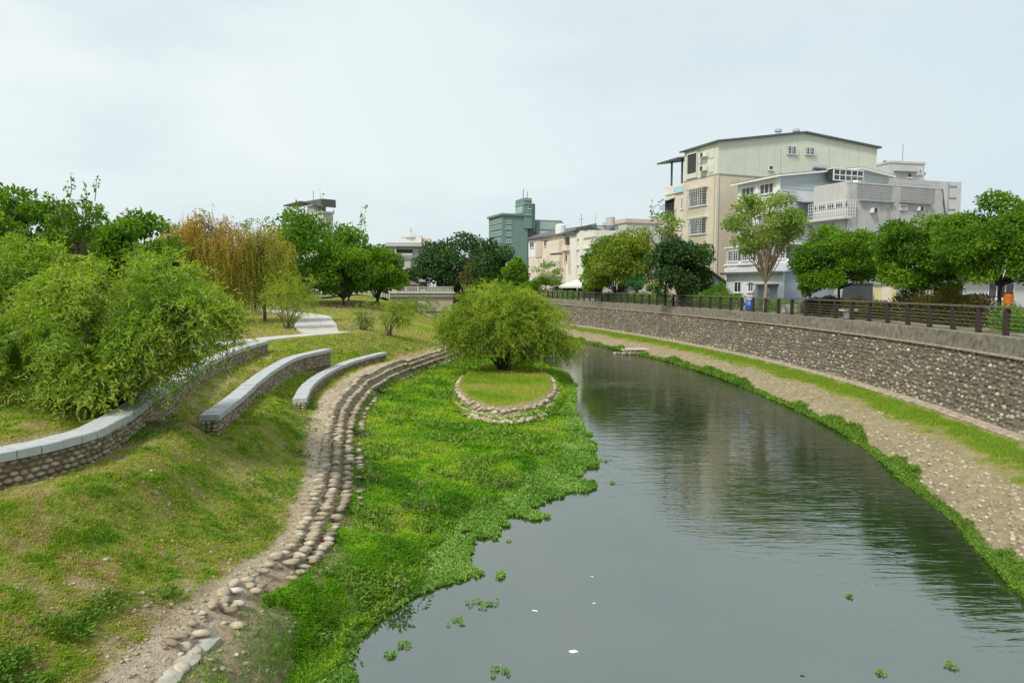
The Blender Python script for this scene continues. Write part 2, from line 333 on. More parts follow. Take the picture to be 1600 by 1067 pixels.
def upper(x, y):
    x = np.atleast_1d(np.asarray(x, float)); y = np.atleast_1d(np.asarray(y, float)); sh = x.shape
    q = np.stack([np.clip(x.ravel(), -60, 30), np.clip(y.ravel(), 0, 165)], 1); o = np.empty(len(q))
    for i in range(0, len(q), 20000):
        s = q[i:i + 20000]; d = np.sqrt(((s[:, None] - ctl[None, :, :2]) ** 2).sum(-1) + _c * _c)
        o[i:i + 20000] = d @ _w[:len(ctl)] + _w[-3] + s @ _w[-2:]
    for Pl in PATHL:               # the bank is levelled under the footpaths
        m = (q[:, 0] < -7.5) & (q[:, 1] > 18) & (q[:, 1] < 84)
        if not m.any(): continue
        s = q[m]; D2 = np.empty(len(s)); Z2 = np.empty(len(s))
        for i in range(0, len(s), 20000):
            d = np.linalg.norm(s[i:i + 20000, None] - Pl[None, :, :2], axis=2); k = d.argmin(1); D2[i:i + 20000] = d[np.arange(len(k)), k]; Z2[i:i + 20000] = Pl[k, 2]
        w_ = sstep(2.6, 1.2, D2); o[m] = o[m] * (1 - w_) + (Z2 - .03) * w_
    for PB, za, zb in ((B1, 2.72, 2.80), (B2, 2.15, 2.36), (B3, 1.5, 1.56)):      # and under the seat walls
        Pl = spline(PB, 90)[0]; zl = np.linspace(za, zb, 90); Nl = np.gradient(Pl, axis=0); Nl = np.stack([-Nl[:, 1], Nl[:, 0]], 1) / np.linalg.norm(Nl, axis=1)[:, None]; m = np.where((q[:, 0] < -4.5) & (q[:, 0] > -14) & (q[:, 1] > 6) & (q[:, 1] < 42))[0]
        for i in range(0, len(m), 20000):
            k = m[i:i + 20000]; d = np.linalg.norm(q[k, None] - Pl[None], axis=2); j = d.argmin(1); w_ = sstep(1.7, .55, d[np.arange(len(j)), j]); sd_ = ((q[k] - Pl[j]) * Nl[j]).sum(1); up_ = zl[j] + .30 * sstep(.25, .8, sd_) * sstep(0, 14, j) * sstep(89, 75, j); o[k] = o[k] * (1 - w_) + up_ * w_
    return np.clip(o, .2, 4.6).reshape(sh)
def height(x, y):
    x = np.atleast_1d(np.asarray(x, float)); y = np.atleast_1d(np.asarray(y, float))
    xl, xf, xw, xr, xt = XL(y), XL(y) + FOOTW(y), XLAND(y), XWR(y), XTOE(y)
    up = upper(x, y) + (fbm(x, y, 3.0, 3) - .5) * .16 + (fbm(x, y, .5, 3, 5.) - .5) * .05
    t = (x - xf) / np.maximum(xw - xf, .2)
    lo = np.where(t < 1, FOOTZ(y) * np.clip(1 - t, 0, 1) ** .75 + .03, .03 - (x - xw) * .6)
    lo = np.maximum(lo, -1.0) + (fbm(x, y, 1.3, 3) - .5) * .13 * np.clip(1.3 - t, 0, 1)
    ix, iy, ia, ib = ISL; e = np.sqrt(((x - ix) / ia) ** 2 + ((y - iy) / ib) ** 2)
    isl = .78 - .33 * sstep(.86, 1.0, e) - 1.5 * sstep(1.0, 1.3, e)
    lo = np.maximum(lo, isl + (fbm(x, y, .8, 2) - .5) * .06)
    k = np.clip((x - xl) / (xf - xl), 0, 1)
    st = k
    z = np.where(x < xl, up, up * (1 - st) + lo * st)
    d = x - xr
    be = np.where(d < 0, d * .6, .5 * sstep(-.1, 1.3, d) + .4 * np.clip(d / np.maximum(xt - xr, .5), 0, 1)) + (fbm(x, y, .7, 3) - .5) * .08
    be = np.maximum(be, -1.0)
    mid = .5 * (xw + xr)
    z = np.where(x > mid, be, z)
    z = np.where(x > xt + 2.05, STREET(y) + (fbm(x, y, 2, 2) - .5) * .03, z)
    far = sstep(168, 176, y)
    return z * (1 - far) + far * (4.45 + (fbm(x, y, 30, 2) - .5) * .3)
H1 = lambda x, y: float(height(x, y)[0])

# ------------------------------------------------------------------ the ground as one sheet out to the horizon
def axis(a, b, step, lo, hi, grow=1.12):
    core = list(np.arange(a, b + 1e-6, step)); s = step; p = core[-1]; r = []
    while p < hi: s *= grow; p += s; r.append(p)
    s = step; p = core[0]; l = []
    while p > lo: s *= grow; p -= s; l.append(p)
    return np.array(l[::-1] + core + r)
gx = axis(-13, 20.8, .15, -3500, 3500); gy = axis(3, 52, .15, -60, 4500, 1.05)
GX, GY = np.meshgrid(gx, gy); GZ = height(GX.ravel(), GY.ravel()).reshape(GX.shape)
def grassiness(x, y):
    """how much living grass stands at a spot of the left bank lawn, 0 bare .. 1 lush"""
    g = .5 + (fbm(x, y, 2.2, 3, 3.) - .5) * .75 + (fbm(x, y, .45, 4, 11.) - .5) * 1.3 + .04
    g = g + .20 * sstep(2.2, .2, np.abs(x - XL(y) + 1.6)) - .13 * sstep(1.3, 3.2, -(x - XL(y))) * sstep(24, 14, y) * sstep(-9, -7.6, x) + .1 * sstep(24, 40, y) + .14 * sstep(10, 7, y)
    g = g - .9 * sstep(-.75, -.25, (x - XL(y)) / np.interp(y, [8, 13, 17, 23], [.45, .5, .7, 1.1])) * sstep(52, 48, y)
    return np.clip(g, 0, 1)
def ground_albedo(x, y):
    n1 = fbm(x, y, 1.1, 4, 21.); n2 = fbm(x, y, .3, 3, 2.)
    soil = np.array((.34, .27, .17)); straw = np.array((.34, .285, .12)); green = np.array((.22, .25, .045)); marsh = np.array((.06, .13, .012)); walk = np.array((.50, .42, .31)); mud = np.array((.16, .13, .085))
    mix = lambda a, b, t: a * (1 - t[:, None]) + b * t[:, None]
    g = grassiness(x, y)
    c = mix(np.tile(soil, (len(x), 1)), straw, sstep(.25, .6, n1))
    c = c * (.72 + .55 * n2)[:, None]
    c = mix(c, green, sstep(.25, .58, g) * .9)
    # trodden earth along the top of the ledge
    wk = sstep(-.95, -.35, (x - XL(y)) / np.interp(y, [8, 13, 17, 23], [.45, .5, .7, 1.1]) + (n1 - .5) * .9) * sstep(52, 46, y) * (x < XL(y) + .3)
    c = mix(c, walk * 1.0, wk * .9)
    lowm = sstep(0, .4, x - XL(y)); wet = sstep(.85, 1.9, x - XL(y) - FOOTW(y) * .6 + (n1 - .5) * 1.6 - 1.1 * sstep(14, 9, y))
    c = np.where((lowm > 0)[:, None], mix(c, np.array((.34, .27, .18)), lowm), c)
    c = mix(c, marsh, wet * (x > XL(y)))
    ix, iy, ia, ib = ISL; e = np.sqrt(((x - ix) / ia) ** 2 + ((y - iy) / ib) ** 2)
    c = mix(c, np.array((.22, .24, .04)), sstep(.95, .82, e))
    c = mix(c, soil, sstep(.8, .88, e) * sstep(1.06, .98, e) * .8)
    # right bank: pale stony slope, green strip by the wall, dry tan between
    mid = .5 * (XLAND(y) + XWR(y)); r = x > mid
    w = np.clip((x - XWR(y)) / np.maximum(XTOE(y) - XWR(y), .5), 0, 1.4)
    cb = mix(np.tile(np.array((.31, .26, .16)), (len(x), 1)), np.array((.33, .285, .13)), sstep(.3, .5, w + (n1 - .5) * .3))
    cb = cb * (.75 + .5 * n2)[:, None]
    gs = sstep(.36, .62, w + (n1 - .5) * .5 + (n2 - .5) * .25) * sstep(.98, .84, w + (n1 - .5) * .3 + (n2 - .5) * .15) * .9
    cb = mix(cb, np.array((.085, .15, .02)), gs)
    c = np.where(r[:, None], cb, c)
    st = x > XTOE(y) + 1.6
    cs = mix(np.tile(np.array((.33, .30, .26)), (len(x), 1)), np.array((.16, .17, .05)), sstep(.42, .55, n1) * sstep(9, 3, x - XTOE(y)))
    c = np.where(st[:, None], cs, c)
    bed = height(x, y) < -.02
    c = np.where(bed[:, None], mud, c)
    fg = sstep(150, 180, y); c = mix(c, np.array((.13, .15, .05)), fg)
    return c
alb = ground_albedo(GX.ravel(), GY.ravel())
ny, nx = GX.shape; idx = np.arange(nx * ny).reshape(ny, nx)
quads = np.stack([idx[:-1, :-1], idx[:-1, 1:], idx[1:, 1:], idx[1:, :-1]], -1).reshape(-1, 4)
g = mesh_np('ground', np.stack([GX.ravel(), GY.ravel(), GZ.ravel()], 1), quads, M['ground'], smooth=True, col=alb)
tag(g, kind='structure')
# river: one level sheet; 'tint' says how far the breeze ruffles it
wx = np.linspace(-45, 22, 90); wy = np.concatenate([np.linspace(-20, 60, 120), np.linspace(61, 172, 60)])
WX, WY = np.meshgrid(wx, wy); a = WX.ravel(); b = WY.ravel()
ruf = sstep(14.5, 19, b + a * .25 - (fbm(a, b, 9, 3) - .5) * 7) * (.55 + .45 * sstep(.4, .6, fbm(a, b, 5, 3, 4.)))
ruf = np.maximum(ruf, .45 * sstep(6.5, 9.5, a + (fbm(a, b, 4, 2) - .5) * 3)) * (1 - .75 * sstep(.5, 2.5, 6.6 - (a + .05 * (b - 30))) * sstep(20, 26, b) * sstep(64, 50, b)) + .025
ny, nx = WX.shape; idx = np.arange(nx * ny).reshape(ny, nx)
quads = np.stack([idx[:-1, :-1], idx[:-1, 1:], idx[1:, 1:], idx[1:, :-1]], -1).reshape(-1, 4)
w = mesh_np('river_water', np.stack([a, b, a * 0], 1), quads, M['water'], smooth=True, tint=ruf)
tag(w, kind='structure')
# concrete footpaths laid on the bank
def strip(name, mid, width, mat, lift=.03, thick=.1, own=False):
    PP, ln = spline(mid, 120); P = PP[:, :2]; T = np.gradient(P, axis=0); T /= np.linalg.norm(T, axis=1)[:, None]; N = np.stack([-T[:, 1], T[:, 0]], 1)
    wd = curve(np.stack([np.linspace(0, 1, len(width)), width], 1))(np.linspace(0, 1, len(P))) if hasattr(width, '__len__') else np.full(len(P), width)
    rows = []
    for k in np.linspace(-.5, .5, 7): rows.append(P + N * (wd * k)[:, None])
    V = np.stack(rows, 1).reshape(-1, 2); z = height(V[:, 0], V[:, 1]).reshape(-1, 7)
    if own: z = np.repeat(PP[:, 2:3], 7, 1)
    z = np.repeat(np.sort(z, 1)[:, 4:6].mean(1, keepdims=True), 7, 1) + lift
    for _ in range(6): z[1:-1] = (z[:-2] + z[1:-1] * 2 + z[2:]) / 4
    top = np.c_[V, z.ravel()]; n = len(P); bot = top - (0, 0, thick)
    i = np.arange(n * 7).reshape(n, 7)
    q = [np.stack([i[:-1, :-1], i[:-1, 1:], i[1:, 1:], i[1:, :-1]], -1).reshape(-1, 4)]
    o = n * 7
    for c in (0, 6):
        q.append(np.stack([i[:-1, c], i[1:, c], i[1:, c] + o, i[:-1, c] + o], -1))
    for rr in (0, n - 1):
        q.append(np.stack([i[rr, :-1], i[rr, 1:], i[rr, 1:] + o, i[rr, :-1] + o], -1))
    return tag(mesh_np(name, np.r_[top, bot], np.concatenate(q), mat), kind='structure')
strip('footpath', PATHS[0][0], PATHS[0][1], M['path'], lift=.075, own=True)
strip('footpath', PATHS[1][0], PATHS[1][1], M['path'], lift=.068, own=True)
strip('footpath', [(-26.5, 88), (-25, 97), (-24, 106), (-24, 118), (-25.5, 135)], 4, M['asphalt'])
strip('street', [(22.5, 4), (24.5, 20), (26, 35), (25, 50), (22, 64), (17, 80), (11, 97), (4, 118), (-2, 140)], 3.2, M['asphalt'], lift=.012)

# ------------------------------------------------------------------ stones
def ico(n=1):
    bm = bmesh.new(); bmesh.ops.create_icosphere(bm, subdivisions=n, radius=1)
    v = np.array([q.co[:] for q in bm.verts]); f = np.array([[q.index for q in p.verts] for p in bm.faces]); bm.free(); return v, f
ICO1, ICO2 = ico(1), ico(2)
def rotz(a):
    c, s = np.cos(a), np.sin(a); o = np.zeros(len(a)); e = np.ones(len(a))
    return np.stack([np.stack([c, -s, o], -1), np.stack([s, c, o], -1), np.stack([o, o, e], -1)], 1)
def stones(name, P, size, rz, mat, parent=None, tmpl=ICO1, lump=.16, tilt=None, tints=None):
    """many cobbles (P centres, size half axes, rz turn; tilt: 3x3 frame per stone) as one mesh"""
    tv, tf = tmpl; n = len(P); k = len(tv)
    L = tv[None] * (1 + rng.normal(0, lump, (n, k, 1)) * .6) * size[:, None, :]
    # a few corners knocked flat, so that no two are the same egg
    Rm = rotz(rz) if tilt is None else tilt
    V = np.einsum('nij,nkj->nki', Rm, L) + P[:, None, :]
    Fc = (tf[None] + (np.arange(n) * k)[:, None, None]).reshape(-1, 3)
    t = rng.random(n) if tints is None else tints
    return mesh_np(name, V.reshape(-1, 3), Fc, mat, parent, smooth=True, tint=np.repeat(t, k))

# the ledge: courses of flat river stones stepping down to the marsh
yy = []; y = 8.6
while y < 51: yy.append(y); y += .128 + .0003 * y
yy = np.array(yy); Ps = []; Sz = []; Rz = []
for c in range(4):
    off = np.array((.04, .30, .58, .86))[c] * FOOTW(yy) / .9
    y2 = yy + rng.normal(0, .05, len(yy)); x2 = XL(y2) + off + rng.normal(0, .03, len(yy))
    keep = rng.random(len(yy)) < np.where(yy < 11.6, (.5, .2, .08, .03)[c], (1, .97, .85, .22)[c]); y2 = y2[keep]; x2 = x2[keep]
    tx = (XL(y2 + .1) - XL(y2 - .1)) / .2; ang = np.arctan2(1, tx)
    za, zb = height(XL(y2) - .12, y2), height(XL(y2) + FOOTW(y2) + .1, y2); fr = (0, .24, .52, .84)[c]
    z2 = za + (zb - za) * fr + np.where(y2 < 11.6, -.025, .008) - .02 * (c == 0)
    Ps.append(np.stack([x2, y2, z2], 1)); n = len(x2)
    Sz.append(np.stack([rng.uniform(.12, .175, n), rng.uniform(.058, .082, n), rng.uniform(.04, .06, n)], 1)); Rz.append(ang - math.pi / 2 + rng.normal(0, .16, n))
ledge = stones('stone_ledge', np.concatenate(Ps), np.concatenate(Sz), np.concatenate(Rz), M['river_stone'])
tag(ledge, 'curving stepped edging of rounded river stones between dirt walk and green marsh', 'stone edging')
# stones loose on the slope near the end of the ledge
loose = [(332, 955, 1.05, .17), (352, 947, 1.0, .14), (349, 932, 1.1, .2), (302, 1020, .95, .17), (283, 1042, .95, .18), (365, 957, .9, .12), (350, 969, .85, .12), (321, 998, 1.0, .1), (262, 1062, 1.0, .13), (290, 990, 1.2, .16),
         (366, 912, 1.15, .15), (388, 905, 1.15, .15), (548, 1051, .25, .08)]
words = ['rounded tan stone at the head of the loose stones on the dirt slope', 'stone just uphill of the head stone, below the largest loose one', 'largest loose stone lying on top of the dirt ledge', 'lone tan boulder low on the dirt slope above weeds',
         'tan stone at lower left of the lone boulder on the dirt', 'small stone downhill beside the largest loose stone', 'small buff stone sunk in dirt just above weed patch', 'little stone on bare dirt between the lone boulder and the stone cluster', 'flat stone by the concrete strip at picture bottom', 'stone at the upper tip of the concrete strip',
         'stone where the intact ledge courses begin to break up', 'rounded stone with green weeds growing round it', 'pebble at the muddy edge of floating plants']
rk = rng
for (px, py, z, s), wd in zip(loose, words):
    p = at(px, py, z); p[2] = H1(p[0], p[1]) + s * .1
    v, f = ICO2; vv = v * (1 + (fbm(v[:, 0] * 2 + px, v[:, 1] * 2 + v[:, 2], 1, 3)[:, None] - .5) * .6) * np.array((s, s * .75, s * .55)) * .72
    o = mesh_np('stone', vv, f, M['river_stone'], smooth=True, tint=np.full(len(v), rng.uniform(.5, .95)), loc=tuple(p)); o.rotation_euler = (0, 0, rng.uniform(0, 3))
    tag(o, wd, 'stone', 'loose stones on the dirt slope')
# broken concrete footing strip in the foreground
P, _ = spline([(-4.45, 6.2), (-4.35, 7.5), (-4.3, 8.3), (-4.2, 9.1)], 30)
mb = []; wid = .17 + .05 * np.sin(np.arange(30) * 1.7) * rng.random(30)
z = height(P[:, 0] - .05, P[:, 1]) - .012
V = []
for i in range(30):
    for k, (dx, dz) in enumerate(((-1, -.2), (-1, 0), (-.5, .02), (.5, .015), (1, -.03), (1, -.25))): V.append((P[i, 0] + dx * wid[i] + rng.normal(0, .012), P[i, 1], z[i] + dz + rng.normal(0, .006)))
i = np.arange(180).reshape(30, 6)
q = np.stack([i[:-1, :-1], i[:-1, 1:], i[1:, 1:], i[1:, :-1]], -1).reshape(-1, 4)
tag(mesh_np('concrete_footing', V, q, M['old_concrete'], smooth=False), 'broken pale concrete strip exposed in the dirt at lower edge', 'footing')
# island ring of boulders
th = np.concatenate([np.linspace(-math.pi * 1.08, .08 * math.pi, 84), np.linspace(-math.pi * .9, -.1 * math.pi, 66), np.linspace(-math.pi * .7, -.3 * math.pi, 50)])
rr = np.concatenate([np.full(84, .93), np.full(66, .99), np.full(50, 1.04)]) + rng.normal(0, .008, 200)
ix, iy, ia, ib = ISL
px_ = ix + ia * rr * np.cos(th); py_ = iy + ib * rr * np.sin(th); pz_ = height(px_, py_) + np.where(np.arange(200) < 84, .05, .02)
k = rng.random(200) < .92
ring = stones('stone_ring', np.stack([px_, py_, pz_], 1)[k], np.stack([rng.uniform(.13, .19, 200), rng.uniform(.11, .16, 200), rng.uniform(.07, .11, 200)], 1)[k], rng.uniform(0, 3, 200)[k], M['river_stone'], tmpl=ICO1)
tag(ring, 'ring of pale rounded boulders edging the grassy island under the willow bush', 'stone edging')

# ------------------------------------------------------------------ the three curved seat walls
def bench(pts, h, label, z0, z1, capw=.42):
    P, ln = spline(pts, max(24, int(np.sum(np.linalg.norm(np.diff(np.array(pts), axis=0), axis=1)) / .12)))
    T = np.gradient(P, axis=0); T /= np.linalg.norm(T, axis=1)[:, None]; N = np.stack([-T[:, 1], T[:, 0]], 1)   # towards the slope above (-x)
    n = len(P); gz = np.linspace(z0, z1, n)
    top = gz + h; o = P[0]
    root = empty('curved_bench', label, 'bench', (o[0], o[1], gz[0]))
    loc = lambda A: np.asarray(A) - (o[0], o[1], gz[0])
    def sweep(name, a, b, z0, z1, mat, gap=0, brk=None):
        """a, b: distances across from the front line; z0, z1 arrays"""
        V = []; Q = []
        segs = [(0, n - 1)] if not brk else [(i, min(i + brk, n - 1)) for i in range(0, n - 1, brk)]
        for s, e in segs:
            ii = np.arange(s, e + 1); A = P[ii].copy()
            if gap: A[0] += T[ii[0]] * gap; A[-1] -= T[ii[-1]] * gap
            dz = rng.normal(0, .003) if brk else 0; da = rng.normal(0, .004) if brk else 0
            rows = []
            c = .014 if brk else 0
            for (d, zz) in ((a + da, z0[ii]), (a + da, z1[ii] - c + dz), (a + c + da, z1[ii] + dz), (b - c + da, z1[ii] + dz), (b + da, z1[ii] - c + dz), (b + da, z0[ii])):
                rows.append(np.c_[A + N[ii] * d, zz])
            B = np.stack(rows, 1); m = len(ii); base = sum(len(x) for x in V); V.append(B.reshape(-1, 3))
            i = np.arange(m * 6).reshape(m, 6) + base
            for c0 in range(6):
                c1 = (c0 + 1) % 6; Q.append(np.stack([i[:-1, c0], i[1:, c0], i[1:, c1], i[:-1, c1]], -1))
            for r_ in (0, m - 1):
                Q.append(np.array([[i[r_, 0], i[r_, 1], i[r_, 2], i[r_, 3]], [i[r_, 3], i[r_, 4], i[r_, 5], i[r_, 0]]]))
        return mesh_np(name, loc(np.concatenate(V)), np.concatenate(Q), mat, root)
    sweep('cap', -.05, capw, top - .145, top, M['granite'], gap=.008, brk=3)
    base = sweep('stone_base', .05, capw - .06, gz - .45, top - .146, M['mortar'])
    # courses of cobbles set in the front face, the back and both ends
    C = []; Z = []; Sz = []; An = []
    rows = max(3, int((h - .12) / .095) + 3)
    for r in range(rows):
        for side in (0, 1):
            s = np.arange(0, ln, .16) + (r % 2) * .08 + rng.normal(0, .015, len(np.arange(0, ln, .16)))
            s = np.clip(s, .02, ln - .02); f = s / ln * (n - 1); i0 = np.clip(f.astype(int), 0, n - 2); u = (f - i0)[:, None]
            A = P[i0] * (1 - u) + P[i0 + 1] * u; g = gz[i0] * (1 - u[:, 0]) + gz[i0 + 1] * u[:, 0]
            d = .045 if side == 0 else capw - .055
            A = A + N[i0] * d; z = g + h - .20 - r * .095 + rng.normal(0, .008, len(s))
            C.append(np.c_[A, z]); m = len(s); Sz.append(np.stack([rng.uniform(.065, .092, m), rng.uniform(.045, .075, m), rng.uniform(.04, .056, m)], 1)); An.append(np.arctan2(T[i0, 1], T[i0, 0]) + rng.normal(0, .1, m))
        for e in (0, n - 1):
            for dd in np.arange(.08, capw - .06, .13):
                q = P[e] + N[e] * dd; C.append(np.array([[q[0], q[1], gz[e] + h - .2 - r * .095]])); Sz.append(np.array([[.06, .06, .045]])); An.append(np.array([rng.uniform(0, 3)]))
    stones('cobbles', loc(np.concatenate(C)), np.concatenate(Sz), np.concatenate(An), M['bench_stone'], base)
    return root
bench(B1, .56, 'longest curved bench, its grey granite cap running under the big willow bush', 2.72, 2.80)
bench(B2, .48, 'middle curved bench, grey cap on brown cobbles, standing alone on the grass terrace', 2.15, 2.36)
bench(B3, .46, 'lowest and shortest curved bench, grey cap, along the dirt walk above the stone ledge', 1.5, 1.56)

# ------------------------------------------------------------------ retaining wall of the right bank
root = empty('retaining_wall', 'long dark cobbled river wall with streaked concrete coping below the timber fence', 'wall', (0, 0, 0))
Pw = []; y = -2.
while y < 172: Pw.append(y); y += .35 if y < 60 else .8
Pw = np.array(Pw); Xt = XTOE(Pw); Tw = np.stack([np.gradient(Xt), np.gradient(Pw)], 1); Tw /= np.linalg.norm(Tw, axis=1)[:, None]; Nw = np.stack([Tw[:, 1], -Tw[:, 0]], 1)   # away from the river
def wall_pt(i, d): return np.stack([Xt, Pw], 1)[i] + Nw[i] * d
def wsweep(name, prof, mat):
    n = len(Pw); i = np.arange(n); zt = STREET(Pw); B = np.stack([np.c_[wall_pt(i, d), z0 + zt * k] for d, z0, k in prof], 1)
    m = len(prof); q = np.arange(n * m).reshape(n, m)
    Q = np.concatenate([np.stack([q[:-1, c], q[1:, c], q[1:, (c + 1) % m], q[:-1, (c + 1) % m]], -1) for c in range(m)] + [q[[0, -1]][:, :4]])
    return mesh_np(name, B.reshape(-1, 3), Q, mat, root)
wsweep('wall_face', [(-.35, .2, 0), (.0, .95, 0), (1.28, -.66, 1), (2.0, -.66, 1), (2.0, .2, 0)], M['wall_face'])
wsweep('coping', [(1.22, -.70, 1), (1.26, -.02, 1), (1.29, .0, 1), (2.12, .0, 1), (2.14, -.02, 1), (2.14, -.6, 1)], M['coping'])
wsweep('coping_lip', [(1.10, -.735, 1), (1.10, -.675, 1), (1.215, -.66, 1), (1.26, -.75, 1)], M['footing'])
wsweep('footing', [(-.42, .3, 0), (-.40, .93, 0), (-.32, .965, 0), (.02, 1.02, 0), (.05, .3, 0)], M['footing'])
C = []; Sz = []; Fr = []; Ti = []
rows = 13
ys = []; y = 8.
while y < 100: ys.append(y); y += .25 + .0006 * y
ys = np.array(ys)
for r in range(rows):
    f = (r + .6) / (rows + .3)
    y2 = ys + (r % 2) * .13 + rng.normal(0, .05, len(ys)); x2 = XTOE(y2); tx = (XTOE(y2 + .2) - XTOE(y2 - .2)) / .4
    T = np.stack([tx, np.ones_like(tx), 0 * tx], 1); T /= np.linalg.norm(T, axis=1)[:, None]; N = np.stack([T[:, 1], -T[:, 0], 0 * tx], 1)
    zt = STREET(y2) - .66; f2 = np.clip(f + rng.normal(0, .016, len(ys)), .02, .98)
    c = np.stack([x2, y2, .95 + f2 * (zt - .95)], 1) + N * (f2 * 1.28)[:, None]
    slope = np.stack([N[:, 0] * 1.28, N[:, 1] * 1.28, zt - .95], 1); slope /= np.linalg.norm(slope, axis=1)[:, None]
    nrm = np.cross(slope, T); n = len(ys)
    Fr.append(np.stack([T, slope, nrm], 2)); C.append(c + nrm * rng.uniform(-.01, .02, n)[:, None] * np.sign(-nrm[:, :1]) * -1)
    s = rng.uniform(.75, 1.15, n); Sz.append(np.stack([.115 * s, .09 * s * rng.uniform(.85, 1.15, n), rng.uniform(.06, .11, n)], 1))
    t = np.clip(rng.beta(1.7, 2.1, n) * .92 + .45 * (fbm(y2, np.full(n, r * .4), 2.2, 3) - .5) + .25 * (1 - f) ** 3, 0, .93); hit = rng.random(n) < .035; t[hit] = rng.uniform(.9, 1, hit.sum()); Ti.append(t)
stones('cobbles', np.concatenate(C), np.concatenate(Sz), np.zeros(len(ys) * rows), M['wall_stone'], root, tilt=np.concatenate(Fr), tints=np.concatenate(Ti), lump=.12)

# timber post and rail fence on the coping
fence = empty('riverside_fence', 'dark brown timber post fence with pale wires along top of the river wall', 'fence')
def along(s0, s1, step, d):
    """points every step metres along the wall, d behind the toe line"""
    A = np.stack([Xt, Pw], 1) + Nw * d; s = np.append(0, np.cumsum(np.linalg.norm(np.diff(A, axis=0), axis=1)))
    q = np.arange(s0, min(s1, s[-1]), step); return np.stack([np.interp(q, s, A[:, 0]), np.interp(q, s, A[:, 1])], 1)
fp = along(14.0, 175, 1.78, 1.72)[:94]
pm = None
for i, (x, y) in enumerate(fp):
    d = fp[min(i + 1, len(fp) - 1)] - fp[max(i - 1, 0)]; a = math.atan2(d[1], d[0])
    if pm is None:
        mb = MB().box(-.09, .09, -.09, .09, 0, .98).box(-.07, .07, -.07, .07, .98, 1.02)
        o = mb.build('post', M['timber'], fence, bevel=.012); pm = o
    else:
        o = pm.copy(); COL.objects.link(o); o.parent = fence
    o.location = (x, y, float(STREET(y)) - .01); o.rotation_euler = (0, 0, a)
rp_ = along(12.2, 190, .6, 1.72)
zz = STREET(rp_[:, 1])
def ribbon(name, w, h, z, mat):
    n = len(rp_); T = np.gradient(rp_, axis=0); T /= np.linalg.norm(T, axis=1)[:, None]; N = np.stack([T[:, 1], -T[:, 0]], 1)
    B = np.stack([np.c_[rp_ + N * a, zz + z + b] for a, b in ((-w, 0), (-w, h), (w, h), (w, 0))], 1); q = np.arange(n * 4).reshape(n, 4)
    Q = np.concatenate([np.stack([q[:-1, c], q[1:, c], q[1:, (c + 1) % 4], q[:-1, (c + 1) % 4]], -1) for c in range(4)])
    return mesh_np(name, B.reshape(-1, 3), Q, mat, fence)
ribbon('rail', .085, .07, 1.015, M['rail'])
for k in range(5): ribbon('wire', .007, .014, .14 + .16 * k, M['steel'])

# low stone landing in the water at the foot of the right bank
p = at(1000, 553, .0); C = []; Sz = []
for lvl in range(3):
    for i in range(16):
        for j in range(4):
            if j not in (0, 3) and lvl < 2 and i not in (0, 15): continue
            C.append((p[0] - 1.4 + i * .19 + rng.normal(0, .03) + .09 * (lvl % 2), p[1] - .5 + j * .3 + .12 * lvl, .08 + lvl * .13)); Sz.append((rng.uniform(.1, .15), rng.uniform(.13, .18), rng.uniform(.06, .08)))
for i in range(9): C.append((p[0] - 2.2 + i * .12 + rng.normal(0, .05), p[1] + rng.normal(0, .2), .06)); Sz.append((.14, .12, .09))
land = empty('stone_landing', 'flat-topped stack of pale stones jutting into the water from the right bank', 'stone landing', (p[0], p[1], 0))
stones('stones', np.array(C) - (p[0], p[1], 0), np.array(Sz), rng.normal(0, .15, len(C)), M['river_stone'], land)
MB().prism([(-1.35, -.45), (1.55, -.4), (1.6, .6), (-1.2, .6)], .36, .47, 'z').build('top_slab', M['path'], land, bevel=.03)
# ------------------------------------------------------------------ buildings
M['beige'] = rough_mat('beige_render', (.62, .545, .41), .08, .7, .9, streak=.12, dirt=(.33, .28, .22))
M['cream'] = rough_mat('cream_render', (.70, .60, .49), .10, .7, .9, streak=.22, dirt=(.42, .38, .3))
M['cream_white'] = rough_mat('cream_white_render', (.72, .69, .60), .08, .7, .9, streak=.25, dirt=(.45, .42, .36))
M['sage_clad'] = rough_mat('sage_sheet', (.62, .64, .52), .07, .6, .6, streak=.3, dirt=(.36, .36, .3), corr=('X', .22))
M['pale_panel'] = rough_mat('pale_panel', (.62, .63, .54), .06, 1, .7)
M['concrete'] = rough_mat('grey_concrete', (.42, .415, .39), .14, .8, .92, streak=.5, dirt=(.25, .24, .22), bump=.2)
M['concrete_lt'] = rough_mat('pale_concrete', (.50, .49, .455), .10, .8, .92, streak=.25, dirt=(.3, .29, .26))
M['concrete_band'] = rough_mat('grey_tile_band', (.31, .31, .30), .12, 1, .9, streak=.2)
M['blue_clad'] = rough_mat('blue_grey_sheet', (.42, .46, .47), .07, .8, .55, corr=('Z', .3))
M['blue_plain'] = rough_mat('blue_grey_plain', (.32, .37, .43), .07, .8, .6)
M['white_clad'] = rough_mat('white_sheet', (.66, .68, .69), .06, .8, .6, streak=.12, dirt=(.45, .44, .4), corr=('Y', .35))
M['white'] = rough_mat('white_paint', (.74, .74, .72), .06, 2, .6)
M['roof_dark'] = rough_mat('dark_roof', (.10, .105, .105), .2, 2, .6)
M['roof_grey'] = rough_mat('grey_sheet_roof', (.40, .42, .44), .12, 1, .5, corr=('X', .3))
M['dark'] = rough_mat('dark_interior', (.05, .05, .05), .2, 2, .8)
M['green_wall'] = rough_mat('sea_green_tile', (.145, .235, .205), .08, .4, .7, streak=.12, dirt=(.1, .15, .13))
M['green_pale'] = rough_mat('pale_green_band', (.33, .42, .38), .1, .4, .7)
M['grey_wall'] = rough_mat('light_grey_wall', (.48, .48, .47), .08, .5, .9, streak=.2, dirt=(.33, .32, .3))
M['peach'] = rough_mat('peach_wall', (.58, .46, .38), .08, .5, .9)
